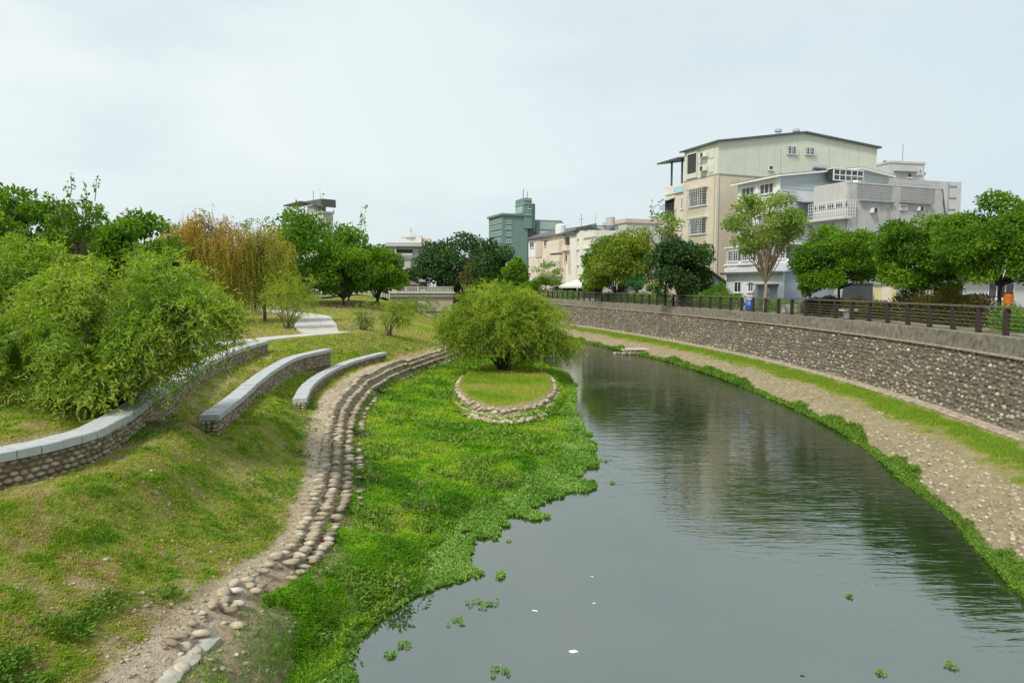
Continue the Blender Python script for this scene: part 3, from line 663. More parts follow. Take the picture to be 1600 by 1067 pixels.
M['tarp'] = rough_mat('light_blue_tarp', (.42, .6, .68), .12, 2, .5)
M['cloth'] = rough_mat('white_canvas', (.72, .72, .66), .06, 1, .7)
M['yellow'] = rough_mat('cream_yellow_sheet', (.62, .58, .27), .08, 1, .6, corr=('X', .25))
M['charcoal'] = rough_mat('charcoal_sheet', (.055, .065, .075), .15, 1, .5, corr=('X', .22))
M['blue'] = rough_mat('blue_plastic', (.03, .12, .42), .1, 2, .4)
M['orange'] = rough_mat('orange_plastic', (.75, .16, .012), .1, 2, .45)
M['stainless'] = rough_mat('stainless_tank', (.6, .61, .62), .05, 2, .25, metal=.9)
M['lamp_metal'] = rough_mat('grey_green_metal', (.10, .12, .115), .1, 3, .5, metal=.3)
def glass_mat():
    m, n, b, L = nmat('window_glass'); tc = node(n, 'ShaderNodeTexCoord'); nz = node(n, 'ShaderNodeTexNoise', _Scale=.9, _Detail=1); L(tc.outputs['Object'], nz.inputs['Vector'])
    r = ramp(n, [(.35, (.02, .026, .03)), (.65, (.07, .08, .085))]); L(nz.outputs[0], r.inputs[0]); L(r.outputs[0], b.inputs['Base Color'])
    b.inputs['Roughness'].default_value = .08; b.inputs['IOR'].default_value = 1.5; return m
M['glass'] = glass_mat()
TH = math.atan2(2.2, 5.65)
class Bld:
    """a building with one corner towards us: local x runs along the right-hand face, local y along the left-hand one"""
    def __init__(s, name, label, cat, px, d, base, th=TH, group=None):
        q = ray(px, 400); s.O = np.array((q[0] / q[1] * d, d)); s.b = base; s.r = np.array((math.cos(th), math.sin(th))); s.l = np.array((-math.sin(th), math.cos(th)))
        s.root = empty(name, label, cat, (s.O[0], s.O[1], base), th, group)
    def _hit(s, px, P, D):
        q = ray(px, 400); k = q[0] / q[1]; return float((k * P[1] - P[0]) / (D[0] - k * D[1]))
    def x(s, px, y0=0): return s._hit(px, s.O + s.l * y0, s.r)
    def y(s, px, x0=0): return s._hit(px, s.O + s.r * x0, s.l)
    def z(s, py, x=0, y=0): return float(atd(800, py, (s.O + s.r * x + s.l * y)[1])[2]) - s.b
    def R(s, px0, px1, py0, py1, y0=0):
        a, c = s.x(px0, y0), s.x(px1, y0); m = (a + c) / 2; return (a, c, s.z(py1, m, y0), s.z(py0, m, y0))
    def Lf(s, px0, px1, py0, py1, x0=0):
        a, c = s.y(px0, x0), s.y(px1, x0); m = (a + c) / 2; return (min(a, c), max(a, c), s.z(py1, x0, m), s.z(py0, x0, m))
    def slab(s, mb, face, q, d0, d1, off=0):
        """a box on a face, from d0 to d1 out of the wall"""
        a, c, z0, z1 = q
        return mb.box(a, c, off - d1, off - d0, z0, z1) if face == 'R' else mb.box(off - d1, off - d0, a, c, z0, z1)
    def window(s, face, q, off=0, cage=0, bars=(5, 4), name='window', mull=2, mat='white', hood=False, f=.06):
        w = s.slab(MB(), face, q, .0, .02, off).build(name, M['glass'], s.root)
        a, c, z0, z1 = q; mb = MB()
        for r in ((a, c, z0, z0 + f), (a, c, z1 - f, z1), (a, a + f, z0 + f, z1 - f), (c - f, c, z0 + f, z1 - f)): s.slab(mb, face, r, .0, .07, off)
        for i in range(1, mull):
            x = a + (c - a) * i / mull; s.slab(mb, face, (x - f / 2, x + f / 2, z0 + f, z1 - f), .0, .05, off)
        s.slab(mb, face, (a - .08, c + .08, z0 - .08, z0), 0, .14, off)
        mb.build('frame', M[mat], w)
        if hood: s.slab(MB(), face, (a - .15, c + .15, z1 + .1, z1 + .18), 0, .6, off).build('hood', M['concrete_lt'], w)
        if cage:
            g = MB(); t = .028; nv, nh = bars
            for i in range(nv + 1):
                x = a + (c - a) * i / nv; s.slab(g, face, (x - t / 2, x + t / 2, z0, z1), cage, cage + t, off)
            for j in range(nh + 1):
                z = z0 + (z1 - z0) * j / nh; s.slab(g, face, (a, c, z - t / 2, z + t / 2), cage + .001, cage + t - .001, off)
                for x in (a, c): s.slab(g, face, (x - t / 2, x + t / 2, z - t / 2, z + t / 2), .07, cage, off)
            g.build('grille', M['white'], w)
        return w
    def part(s, name, mb, mat, parent=None, bevel=0): return mb.build(name, M[mat], parent or s.root, bevel=bevel)
def poly_roof(b, prof, y0, y1, t, name='roof', mat='roof_dark', lift=0):
    pr = [(x, z + lift) for x, z in prof] + [(x, z + t + lift) for x, z in prof[::-1]]
    return b.part(name, MB().prism(pr, y0, y1), mat)

# 1: the tall beige apartment house
b = Bld('apartment_house', 'tall beige apartment house with pale green upper cladding and a low gable roof', 'building', 1118, 75, 3.9)
Wd = b.x(1364); ze = b.z(222); zp = b.z(208.5, b.x(1250)); xr = b.x(1250); zr = b.z(231, Wd); zc = b.z(272); Dp = b.y(1066)
b.part('lower_wall', MB().box(0, Wd, 0, Dp, -.5, zc), 'beige')
b.part('upper_wall', MB().prism([(.02, zc + .004), (Wd - .02, zc + .004), (Wd - .02, zr), (xr, zp), (.02, ze)], .02, Dp - .02), 'sage_clad')
b.part('band', MB().box(-.03, Wd + .03, -.05, Dp + .02, zc - .06, zc + .08), 'concrete_band')
roof = poly_roof(b, [(-.35, ze - .05), (xr, zp), (Wd + .35, zr - .1)], -.35, Dp + .5, .18, lift=.01)
mb = MB()
for px in (1222, 1250): mb.lathe([(.25, 0), (.25, .35), (.42, .4), (.42, .65), (.1, .8)], (b.x(px), 1.2, b.z(208.5, b.x(px)) - .0), 12)
b.part('vent_cowl', mb, 'stainless', roof)
b.window('R', b.R(1225, 1239, 228.5, 241), cage=.25, bars=(4, 3)); b.window('R', b.R(1253, 1267, 230.5, 242), cage=.25, bars=(4, 3)); b.window('R', b.R(1197, 1204, 259, 266), mull=1)
b.window('L', b.Lf(1076, 1103, 297, 322), cage=.7, bars=(8, 7), hood=True); b.window('L', b.Lf(1078, 1103, 343, 366), cage=.7, bars=(8, 6), hood=True); b.window('L', b.Lf(1079, 1103, 392, 412), cage=.6, bars=(8, 6), hood=True)
# upper left face: open loggia and pale panels with two air conditioners
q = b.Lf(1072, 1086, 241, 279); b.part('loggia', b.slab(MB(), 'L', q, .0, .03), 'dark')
mb = MB()
for r in ((q[0] - .12, q[0], q[2], q[3]), (q[1], q[1] + .12, q[2], q[3]), (q[0] - .12, q[1] + .12, q[3], q[3] + .15), (q[0], q[1], q[2], q[2] + .55)): b.slab(mb, 'L', r, 0, .12)
b.part('loggia_frame', mb, 'pale_panel')
for (x0, x1, y0, y1) in ((1088, 1093, 240, 256), (1105, 1112, 233, 247), (1088, 1094, 262, 278), (1104, 1112, 257, 270)): b.part('wall_panel', b.slab(MB(), 'L', b.Lf(x0, x1, y0, y1), 0, .04), 'pale_panel')
for (x0, x1, y0, y1) in ((1094, 1104, 238.5, 246.5), (1095, 1103, 259.5, 268)):
    q = b.Lf(x0, x1, y0, y1); a = b.part('air_conditioner', b.slab(MB(), 'L', q, .0, .55), 'cream_white', bevel=.03)
    m_ = ((q[0] + q[1]) / 2, (q[2] + q[3]) / 2); w_ = min(q[1] - q[0], q[3] - q[2]) * .38
    b.part('fan_grille', b.slab(MB(), 'L', (m_[0] - w_, m_[0] + w_, m_[1] - w_, m_[1] + w_), .55, .57), 'dark', a)
for px in (1160, 1215, 1290, 1335): b.part('sheet_seam', MB().box(b.x(px) - .03, b.x(px) + .03, -.02, .02, zc + .1, b.z(232, b.x(px))), 'concrete_lt')
for px in (1150, 1186): b.part('wall_pipe', MB().tube([(b.x(px), -.07, zc - .3), (b.x(px), -.07, 0)], .04, 6), 'concrete_lt')
b.part('drain_pipe', MB().tube([(-.09, .35, zc - .1), (-.09, .35, 0)], .06), 'concrete_lt')
b.part('side_pipe', MB().tube([(b.x(1119.5), -.08, zc), (b.x(1119.5), -.08, 0)], .05), 'concrete_lt')
# rear wing with roof terrace under a dark canopy
De = b.y(1036); zt = b.z(302, 0, (Dp + De) / 2)
b.part('wing_wall', MB().box(.25, 9, Dp + .01, De, -.5, zt), 'cream')
b.part('terrace_parapet', MB().box(.1, .3, Dp + .02, De + .1, zt, zt + .95).box(.3, 8, De - .05, De + .12, zt, zt + .95), 'cream_white')
b.part('terrace_tarp', b.slab(MB(), 'L', b.Lf(1050, 1066, 291, 301), 0.0, .06, .1), 'tarp')
zk = b.z(247, 0, (Dp + De) / 2)
can = b.part('terrace_canopy', MB().prism([(-.9, zk - .5), (6, zk + .6), (6, zk + .75), (-.9, zk - .3)], Dp + .05, De + .3), 'roof_dark')
for px in (1045, 1061): b.part('canopy_post', MB().box(.12, .28, b.y(px) - .1, b.y(px) + .1, zt + .9, zk - .2), 'roof_dark')
for (y0, y1) in ((312, 331), (352, 369)):
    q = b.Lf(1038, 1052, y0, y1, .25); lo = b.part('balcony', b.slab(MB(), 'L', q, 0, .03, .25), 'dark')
    mb = MB()
    for i in range(9):
        yy_ = q[0] + (q[1] - q[0]) * i / 8; b.slab(mb, 'L', (yy_ - .02, yy_ + .02, q[2], q[2] + .9), .3, .34, .25)
    b.slab(mb, 'L', (q[0], q[1], q[2] + .9, q[2] + .95), .3, .34, .25); b.slab(mb, 'L', (q[0] - .1, q[1] + .1, q[2] - .15, q[2]), 0, .4, .25); b.part('railing', mb, 'lamp_metal', lo)
    b.part('awning', MB().prism([(.25, q[3] + .1), (-.75, q[3] - .25), (-.75, q[3] - .2), (.25, q[3] + .2)], q[0] - .2, q[1] + .2), 'roof_grey', lo)
    q = b.Lf(1063, 1065.5, y0 - 3, y1 - 4, .25); b.window('L', q, .25, mull=1)

# 2: blue-grey clad house beside it
b = Bld('clad_house', 'blue-grey sheet-clad house with a white eaved gable, beside the tall beige block', 'building', 1216, 66, 3.9)
Wd = b.x(1384); ze = b.z(275.5); xp = b.x(1336); zp = b.z(265.5, xp); zr = b.z(276, Wd); Dp = b.y(1150)
b.part('wall', MB().prism([(0, -.5), (Wd, -.5), (Wd, zr), (xp, zp), (0, ze)], 0, .2), 'blue_clad')
b.part('front_wall', MB().box(-.004, .3, .2, Dp, -.5, ze), 'cream_white'); b.part('core', MB().prism([(.3, -.5), (Wd, -.5), (Wd, zr), (xp, zp), (.3, ze)], .21, Dp), 'grey_wall')
poly_roof(b, [(-.6, ze - .12), (xp, zp), (Wd + .4, zr - .15)], -.45, Dp + .4, .16, mat='white', lift=.02)
poly_roof(b, [(-.55, ze - .1), (xp, zp), (Wd + .35, zr - .13)], -.4, Dp + .3, .05, name='roof_sheet', mat='roof_dark', lift=.185)
b.part('corner_column', b.slab(MB(), 'L', (0, .45, 0, ze - .05), 0, .1), 'white'); b.part('mid_column', b.slab(MB(), 'L', b.Lf(1178, 1183, 290, 470), 0, .1), 'white')
b.window('L', b.Lf(1185, 1206, 287, 303), mull=3); b.window('L', b.Lf(1157, 1176, 293, 306), mull=3)
b.window('L', b.Lf(1184, 1208, 335, 356), cage=.5, bars=(8, 6)); b.window('L', b.Lf(1156, 1176, 338, 357), cage=.5, bars=(7, 6))
q = b.R(1240, 1270, 300, 316); aw = b.part('awning', MB().prism([(0, q[3] - .9), (-1.1, q[3] - 1.15), (-1.1, q[3] - 1.05), (0, q[3])], q[0], q[1] , 'x').box(q[0], q[1], -.02, -.001, q[2], q[3] - .9), 'roof_grey')
mb = MB()
for i in range(14): mb.tube([(q[0] + (q[1] - q[0]) * i / 13, -.95, q[2]), (q[0] + (q[1] - q[0]) * min(13, i + 2) / 13, -.95, q[3] - 1.15)], .025, 4); mb.tube([(q[0] + (q[1] - q[0]) * min(13, i + 2) / 13, -.95, q[2]), (q[0] + (q[1] - q[0]) * i / 13, -.95, q[3] - 1.15)], .025, 4)
b.part('lattice', mb, 'white', aw)
# caged front balcony of its lower floors
qq = b.Lf(1134, 1231, 385, 412, -1.6); y0, y1 = qq[0], qq[1]
b.part('balcony_block', MB().box(-1.6, -.1, y0, y1, qq[2] - 1.6, qq[2] - .1), 'cream_white')
b.part('balcony_slab', MB().box(-1.75, -.1, y0 - .1, y1 + .1, qq[2] - .1, qq[2] + .08).box(-1.75, -.1, y0 - .1, y1 + .1, qq[3], qq[3] + .12), 'white')
b.part('balcony_back', MB().box(-.12, -.006, y0, y1, qq[2], qq[3]), 'concrete_lt')
for k in range(4):
    c0 = y0 + (y1 - y0) * (k + .12) / 4; c1 = y0 + (y1 - y0) * (k + .88) / 4
    b.window('L', (c0, c1, qq[2] + .35, qq[3] - .25), -1.55, cage=.12, bars=(6, 4), mull=2)
b.part('balcony_panel', MB().box(-1.55, -1.45, y0 + .02, y1 - .02, qq[2] + .08, qq[2] + .35).box(-1.55, -1.45, y0 + .02, y1 - .02, qq[3] - .25, qq[3]), 'white')
for px in (1140, 1149): 
    q = b.Lf(px - 3, px + 3, 419.5, 425, -1.6); b.part('air_conditioner', b.slab(MB(), 'L', q, 0, .4, -1.6), 'white', bevel=.02)
# roof-top glass room and water heater
x0, x1 = b.x(1283), b.x(1328); z0 = b.z(284, x0); z1 = b.z(267.5, x0)
pg = b.part('roof_room', MB().box(x0, x1, -1.2, -.42, z0, z1), 'glass')
mb = MB()
for i in range(6):
    x = x0 + (x1 - x0) * i / 5; mb.box(x - .04, x + .04, -1.24, -1.16, z0, z1)
for z in (z0, (z0 + z1) / 2, z1): mb.box(x0 - .05, x1 + .05, -1.25, -1.15, z - .04, z + .04)
mb.box(x0 - .1, x1 + .1, -1.3, -.4, z1 + .05, z1 + .12); b.part('frame', mb, 'white', pg)
x0, x1 = b.x(1275), b.x(1296); zz_ = b.z(260.5, x0, 1)
b.part('water_heater', MB().tube([(x0, 1, zz_), (x1, 1, zz_)], .33, 12).tube([(x0 + .3, 1, zz_), (x0 + .3, 1, zz_ - 1)], .05, 5).tube([(x1 - .3, 1, zz_), (x1 - .3, 1, zz_ - 1)], .05, 5), 'stainless')

# 3: white and blue-grey shed by the fence
b = Bld('shed', 'low white corrugated shed with blue-grey side wall behind the slender pale tree', 'shed', 1225, 56, 3.96)
Dp = b.y(1136); ze = b.z(426); Wd = 5.5; zb = ze + 1.0
b.part('front_wall', MB().box(0, .15, 0, Dp, -.3, ze), 'white_clad'); b.part('side_wall', MB().prism([(.15, -.3), (Wd, -.3), (Wd, zb), (.15, ze)], .0, Dp), 'blue_plain')
b.part('roof', MB().prism([(-.4, ze - .02), (Wd + .2, zb + .05), (Wd + .2, zb + .17), (-.4, ze + .1)], -.35, Dp + .3), 'roof_grey'); b.part('eave', MB().box(-.46, -.4, -.36, Dp + .3, ze - .1, ze + .12), 'roof_dark')
b.window('L', b.Lf(1149, 1160, 440, 457), mull=2); b.window('L', b.Lf(1171, 1179, 440, 456), mull=2)
d_ = b.part('door', b.slab(MB(), 'L', b.Lf(1160.5, 1169, 441, 484), 0, .05), 'white'); b.part('handle', b.slab(MB(), 'L', b.Lf(1161, 1162, 463, 465), .05, .12), 'steel', d_)
b.part('canopy', b.slab(MB(), 'L', b.Lf(1183, 1219, 443.5, 445.5), 0, 1.0), 'roof_dark'); b.part('roller_shutter', b.slab(MB(), 'L', b.Lf(1186, 1217, 447, 484), 0, .04), 'blue_plain')
q = b.Lf(1196, 1206, 450, 458); b.part('notice_panel', b.slab(MB(), 'L', (q[0], q[1], q[2], q[3]), .05, .08), 'tarp')

# 4: grey concrete house
b = Bld('concrete_house', 'wide grey concrete house with banded parapet and white window cage, above the round trees', 'building', 1323, 62, 3.9)
Wd = b.x(1472); zt = b.z(286); Dp = b.y(1268.5)
b.part('wall', MB().prism([(0, -.5), (Wd, -.5), (Wd, zt - 2.2), (Wd - .55, zt), (0, zt)], 0, .25), 'concrete'); b.part('front_wall', MB().box(-.01, .25, .25, Dp, -.5, zt + .2), 'concrete_lt'); b.part('core', MB().box(.25, Wd - 1.2, .26, Dp, -.5, zt - .4), 'concrete')
mb = MB(); zl = b.z(314)
for k in range(11): mb.box(-.03, Wd - .7, -.035, 0, zl + .35 + k * .19, zl + .41 + k * .19)
b.part('parapet_band', mb, 'concrete_band')
mb = MB()
for px in (1328, 1396, 1462): b.slab(mb, 'R', (b.x(px) - .5, b.x(px) + .5, -.2, zt - .05), 0, .07)
b.part('pilaster', mb, 'concrete'); mb = MB()
for p0, p1, y_ in ((1339, 1391, 315), (1400, 1451, 317.5)): b.slab(mb, 'R', b.R(p0, p1, y_ - 1.2, y_ + 1), 0, .35)
b.part('canopy_ledge', mb, 'concrete_band')
b.part('corner_trim', MB().tube([(Wd - .5, -.05, zt + .05), (Wd + .08, -.05, zt - 2.2), (Wd + .08, -.05, -.4)], .08), 'roof_dark')
b.window('R', b.R(1401.5, 1412, 320, 327.5), mull=1, cage=.15, bars=(3, 3))
b.part('coping', MB().box(-.06, Wd - .5, -.06, .3, zt + .003, zt + .1), 'concrete_lt')
# caged balcony that wraps the corner
q = b.Lf(1270, 1323, 317, 342); w_ = b.part('caged_window', b.slab(MB(), 'L', (q[0], q[1], q[2] + .9, q[3] - .1), 0, .03), 'glass')
g = MB(); t = .03; xe = b.x(1329)
for i in range(17): 
    y_ = q[0] + (q[1] - q[0]) * i / 16; g.box(-.75, -.72, y_ - t / 2, y_ + t / 2, q[2], q[3])
for i in range(5): x_ = -.75 + (xe + .75) * i / 4; g.box(x_ - t / 2, x_ + t / 2, -.35, -.32, q[2], q[3])
for j in range(6): 
    z_ = q[2] + (q[3] - q[2]) * j / 5; g.box(-.751, -.721, -.35, q[1], z_ - t / 2, z_ + t / 2); g.box(-.75, xe, -.351, -.321, z_ - t / 2, z_ + t / 2)
b.part('cage', g, 'white', w_)
mb = MB()
for i in range(4):
    y_ = q[0] + (q[1] - q[0]) * (i + .5) / 4; b.slab(mb, 'L', (y_ - .06, y_ + .06, q[2] + .9, q[3] - .1), .0, .06)
b.part('mullion', mb, 'white', w_)
b.part('balcony_slab', MB().box(-.8, 0, -.4, Dp, q[2] - .2, q[2] - .02), 'concrete_lt')
for p0, p1, y0, y1 in ((1356, 1364, 326, 333), (1428, 1435, 324, 330)):
    q = b.R(p0, p1, y0, y1); a = b.part('air_conditioner', b.slab(MB(), 'R', q, 0, .4), 'cream_white', bevel=.02); m_ = ((q[0] + q[1]) / 2, (q[2] + q[3]) / 2)
    b.part('fan_grille', b.slab(MB(), 'R', (m_[0] - .2, m_[0] + .2, m_[1] - .2, m_[1] + .2), .4, .42), 'dark', a)
for px in (1335, 1385, 1446): b.part('drain_pipe', MB().tube([(b.x(px), -.1, b.z(322)), (b.x(px), -.1, 0)], .045, 6), 'concrete_band')
# roof clutter: steel water tank and rails
b.part('water_tank', MB().lathe([(.1, .75), (.75, .7), (.8, .55), (.8, .05), (.7, 0)], (b.x(1376), 3, zt + .05), 16), 'stainless')
mb = MB()
for px in (1340, 1355, 1395, 1415, 1440, 1458): mb.box(b.x(px) - .03, b.x(px) + .03, .8, .86, zt - .3, zt + .5)
mb.box(b.x(1338), b.x(1460), .8, .86, zt + .45, zt + .5); b.part('roof_rail', mb, 'concrete_lt')

# 5: grey block behind
b = Bld('grey_block', 'pale grey rear block with a stair tower, rising behind the grey concrete house', 'building', 1381, 92, 3.9, th=R(12))
Wd = b.x(1497); zt = b.z(283.5, Wd * .7); x1 = b.x(1437); zp = b.z(256, x1 / 2)
b.part('wall', MB().box(-3, Wd, 0, 9, -.5, zt), 'grey_wall'); tw = b.part('stair_tower', MB().box(.15, x1, -.15, 5, zt - 3, zp), 'grey_wall')
b.part('tower_band', MB().box(.05, x1 + .1, -.25, 5.1, zp - .02, zp + .25), 'concrete_lt', tw)
b.window('R', b.R(1410.5, 1417.5, 271, 278), off=-.15, mull=1); b.window('R', b.R(1427.5, 1432, 264, 273), off=-.15, mull=1, cage=.2, bars=(2, 4))
b.part('canopy', b.slab(MB(), 'R', b.R(1389, 1424, 268, 269.5), .15, .6), 'concrete_band')
mb = MB()
for y_ in (291, 309, 327): b.slab(mb, 'R', b.R(1477, 1489, y_ - .6, y_ + .6), 0, .12)
b.slab(mb, 'R', b.R(1476, 1477.5, 286, 350), 0, .1); b.part('pipework', mb, 'concrete_band')
b.part('vent', MB().lathe([(.3, 0), (.3, .8), (.5, .9), (.5, 1.2)], (b.x(1443), 1, zt), 10), 'concrete_band')
mb = MB()
for px in (1386, 1396, 1407, 1418, 1432): mb.box(b.x(px) - .12, b.x(px) + .12, 1, 1.3, zp + .25, zp + .5)
mb.tube([(b.x(1421), 2, zp), (b.x(1421), 2, zp + 3)], .035, 5); b.part('aerial', mb, 'lamp_metal', tw)

# 6: low pale workshop behind the right-hand trees
b = Bld('workshop', 'long low pale workshop half hidden behind the dense round trees', 'building', 1408, 50, 3.96, th=R(8))
b.part('wall', MB().box(0, 26, 0, 7, -.3, 2.6), 'grey_wall')
b.part('roof', MB().prism([(-.6, 2.55), (3.9, 3.9), (8.2, 2.55), (8.2, 2.7), (3.9, 4.06), (-.6, 2.7)], 0, 27, 'x'), 'roof_grey')
b.part('fascia', MB().box(-.1, 26.2, -.66, -.6, 2.5, 2.78), 'white')
for i in range(5): b.window('R', (3 + i * 4.2, 5.2 + i * 4.2, .9, 2.1), mull=3)
b.part('shutter', b.slab(MB(), 'R', (.4, 2.4, -.3, 2.2), 0, .04), 'white')
# 7, 8: two small sheds beside it
b = Bld('shed', 'small charcoal corrugated shed with slanted sides, next to the cream-yellow shed', 'shed', 1346, 49, 3.96, th=R(5))
z1 = b.z(443.5); b.part('wall', MB().prism([(-.15, -.3), (1.05, -.3), (.95, z1), (.05, z1)], 0, 2.2), 'charcoal'); b.part('roof', MB().box(-.05, 1.1, -.1, 2.3, z1 + .003, z1 + .08), 'roof_dark'); b.part('door', b.slab(MB(), 'R', (.3, .75, -.3, 1.5), 0, .03), 'charcoal')
b = Bld('shed', 'cream-yellow corrugated shed between the charcoal shed and the dense trees', 'shed', 1366, 50, 3.96, th=R(5))
z1 = b.z(444.5); b.part('wall', MB().box(.02, 1.85, 0, 2.5, -.3, z1), 'yellow'); b.part('roof', MB().box(-.08, 2.0, -.15, 2.6, z1 + .003, z1 + .09), 'roof_grey'); b.part('door', b.slab(MB(), 'R', (.7, 1.4, -.3, 1.9), 0, .03), 'cream')
# 9: grey lean-to left of the white shed
b = Bld('lean_to', 'grey sheet lean-to with a dark sloping roof, squeezed between beige block and white shed', 'shed', 1116, 66, 3.96)
q0, q1 = b.y(1088), b.x(1136); z1 = b.z(424); 
b.part('wall', MB().prism([(0, -.3), (q1, -.3), (q1, z1 - 1.4), (0, z1 - .2)], 0, q0), 'grey_wall'); b.part('roof', MB().prism([(-.5, z1 - .05), (q1 + .1, z1 - 1.25), (q1 + .1, z1 - 1.1), (-.5, z1 + .1)], -.3, q0 + .3), 'roof_dark')
b.window('L', (q0 * .25, q0 * .7, 1, 2.2), mull=2); b.part('awning', MB().prism([(-1.6, 1.9), (0, 2.4), (0, 2.5), (-1.6, 2.0)], -.2, q0), 'roof_grey')

# 10-12: row of cream townhouses further along the river
thr = math.atan2(11, -5.66) - math.pi / 2
b = Bld('townhouse', 'cream three-storey townhouse with dark sloped eave and pinkish pier, far end of the row', 'building', 881, 115, 4.1, th=thr)
Dp = b.y(826); zt = b.z(367.5); zt2 = b.z(374, 0, Dp)
b.part('wall', MB().box(0, 10, 0, Dp, -.5, min(zt, zt2)), 'cream'); zt = min(zt, zt2)
b.part('roof', MB().prism([(-.5, zt - .05), (5, zt + 1.6), (10.5, zt - .05), (10.5, zt + .15), (5, zt + 1.85), (-.5, zt + .2)], -.3, Dp + .4), 'roof_dark')
b.part('pier', b.slab(MB(), 'L', b.Lf(838, 847, 372, 402), 0, .15), 'peach'); b.part('balcony_bay', b.slab(MB(), 'L', b.Lf(861, 880, 377, 396), 0, .9), 'cream'); b.part('lower_bay', b.slab(MB(), 'L', b.Lf(856, 880, 399, 432), 0, .7), 'cream')
b.part('side_bay', b.slab(MB(), 'L', b.Lf(826, 837, 376, 402), 0, .05), 'white')
b.window('L', b.Lf(850, 857, 375, 385), mull=2); b.window('L', b.Lf(828.5, 835, 378, 387), .0 - .05, mull=2); b.window('L', b.Lf(849, 855, 404, 416), mull=2)
b.part('roof_tank', MB().lathe([(.9, 0), (.9, 1.6), (.6, 1.8)], (1.2, Dp * .25, zt + .3), 12), 'white')
b = Bld('townhouse', 'narrow recessed townhouse with a dark balcony hole, between its cream neighbours', 'building', 897, 112, 4.1, th=thr)
Dp = b.y(881.5, .5); zt = b.z(366)
b.part('wall', MB().box(.5, 10, 0, Dp, -.5, zt), 'cream_white'); b.part('roof', MB().box(.1, 10.2, -.0, Dp, zt + .003, zt + .35), 'roof_dark')
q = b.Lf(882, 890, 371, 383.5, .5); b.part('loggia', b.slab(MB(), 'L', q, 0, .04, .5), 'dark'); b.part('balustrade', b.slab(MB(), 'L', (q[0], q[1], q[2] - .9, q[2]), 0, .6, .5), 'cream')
b.part('slot', b.slab(MB(), 'L', b.Lf(888, 892, 391, 428, .5), 0, .03, .5), 'peach'); b.window('L', b.Lf(883, 887, 398, 410, .5), .5, mull=1)
b.part('aerial', MB().tube([(2, 1, zt), (2, 1, zt + 3.4)], .04, 5).tube([(2, .4, zt + 2.6), (2, 1.8, zt + 2.6)], .03, 5), 'lamp_metal')
b = Bld('townhouse', 'tall cream-white townhouse with roof railing and plain grey side wall', 'building', 929, 106, 4.1, th=TH * .8)
Dp = b.y(896); zt = b.z(359.5); Wd = b.x(968)
b.part('wall', MB().box(0, Wd, 0.2, Dp, -.5, zt - 1), 'cream_white'); b.part('parapet', MB().box(-.2, .1, .05, Dp, zt - 1, zt).box(.1, Wd, -.0, .19, zt - .99, zt), 'cream_white')
b.part('side_wall', MB().box(.05, Wd - .02, 0, .19, -.5, zt - 1.0), 'concrete')
for (y0, y1) in ((391, 404), (416, 429)):
    b.window('L', b.Lf(897.5, 903, y0, y1), mull=2, cage=.3, bars=(4, 5)); b.window('L', b.Lf(916, 922, y0 - 2, y1 - 3), mull=2)
b.window('L', b.Lf(912, 923, 360, 372), mull=2, mat='cream')
for y_ in (389, 414): b.part('floor_band', b.slab(MB(), 'L', b.Lf(896.5, 928.5, y_ - 1, y_ + .5), 0, .25), 'cream_white')
b.part('pier', b.slab(MB(), 'L', b.Lf(908, 913, 361, 440), 0, .35), 'cream_white')
mb = MB()
for i in range(34): mb.box(.3, .36, .2 + (Dp - .4) * i / 33 - .03, .2 + (Dp - .4) * i / 33 + .03, zt - 1, zt + 1.05)
for i in range(26): mb.box(Wd * i / 26 - .03, Wd * i / 26 + .03, .3, .36, zt - 1, zt + .75)
mb.box(.3, .36, .2, Dp, zt + .95, zt + 1.05).box(.1, Wd, .3, .36, zt + .68, zt + .76); b.part('roof_railing', mb, 'lamp_metal')
b.part('roof_tank', MB().lathe([(.7, 0), (.7, 2.6), (.3, 2.9)], (Wd * .75, 1.2, zt - .5), 12).tube([(2, Dp * .5, zt), (2, Dp * .5, zt + 3)], .05, 5), 'grey_wall')
b = Bld('rear_house', 'peach-trimmed flat roofed house peeping over the yellow-green tree', 'building', 978, 120, 4.1, th=TH)
zt = b.z(348); b.part('wall', MB().box(0, 14, 0, 8, -.5, zt), 'concrete_lt'); b.part('parapet', MB().box(-.2, 14.2, -.2, 8.2, zt + .003, zt + .7), 'peach'); b.window('R', (2, 4, zt - 3, zt - 1.4), mull=2); b.window('R', (7, 9, zt - 3, zt - 1.4), mull=2)

# 13: sea-green office block
b = Bld('office_block', 'sea-green office block with a narrow tower and masts above the far trees', 'building', 785, 170, 4.5)
Dp = b.y(764); zt = b.z(336.5); x1 = b.x(824); Wd = b.x(882); 
b.part('wall', MB().box(0, x1, 0, Dp, -.5, zt), 'green_wall'); b.part('wing', MB().box(x1, Wd, 1.5, Dp + 4, -.5, zt - .6), 'green_wall')
b.part('wing_band', b.slab(MB(), 'R', b.R(843, 880, 347, 359, 1.5), 0, .12, 1.5), 'green_pale'); b.part('wing_panel', b.slab(MB(), 'R', b.R(843, 870, 361, 372, 1.5), 0, .1, 1.5), 'concrete_lt')
b.part('glass_strip', b.slab(MB(), 'R', b.R(826.5, 837.5, 351, 372, 1.5), 0, .1, 1.5), 'glass')
mb = MB()
for y_ in (354, 361, 368): b.slab(mb, 'R', b.R(826, 838, y_ - .5, y_ + .4, 1.5), .1, .3, 1.5)
b.part('glass_bar', mb, 'green_wall')
xa, xb_ = b.x(818), b.x(830); tzt = b.z(309.5, xa)
ya = b.y(805.5, xa)
tw = b.part('tower', MB().box(xa, xb_, -.3, ya, zt - 3, tzt), 'green_wall'); b.part('tower_fin', MB().box(xb_ + .25, b.x(837), .4, 3.0, zt - 3, tzt - 1.2), 'green_wall', tw)
mb = MB()
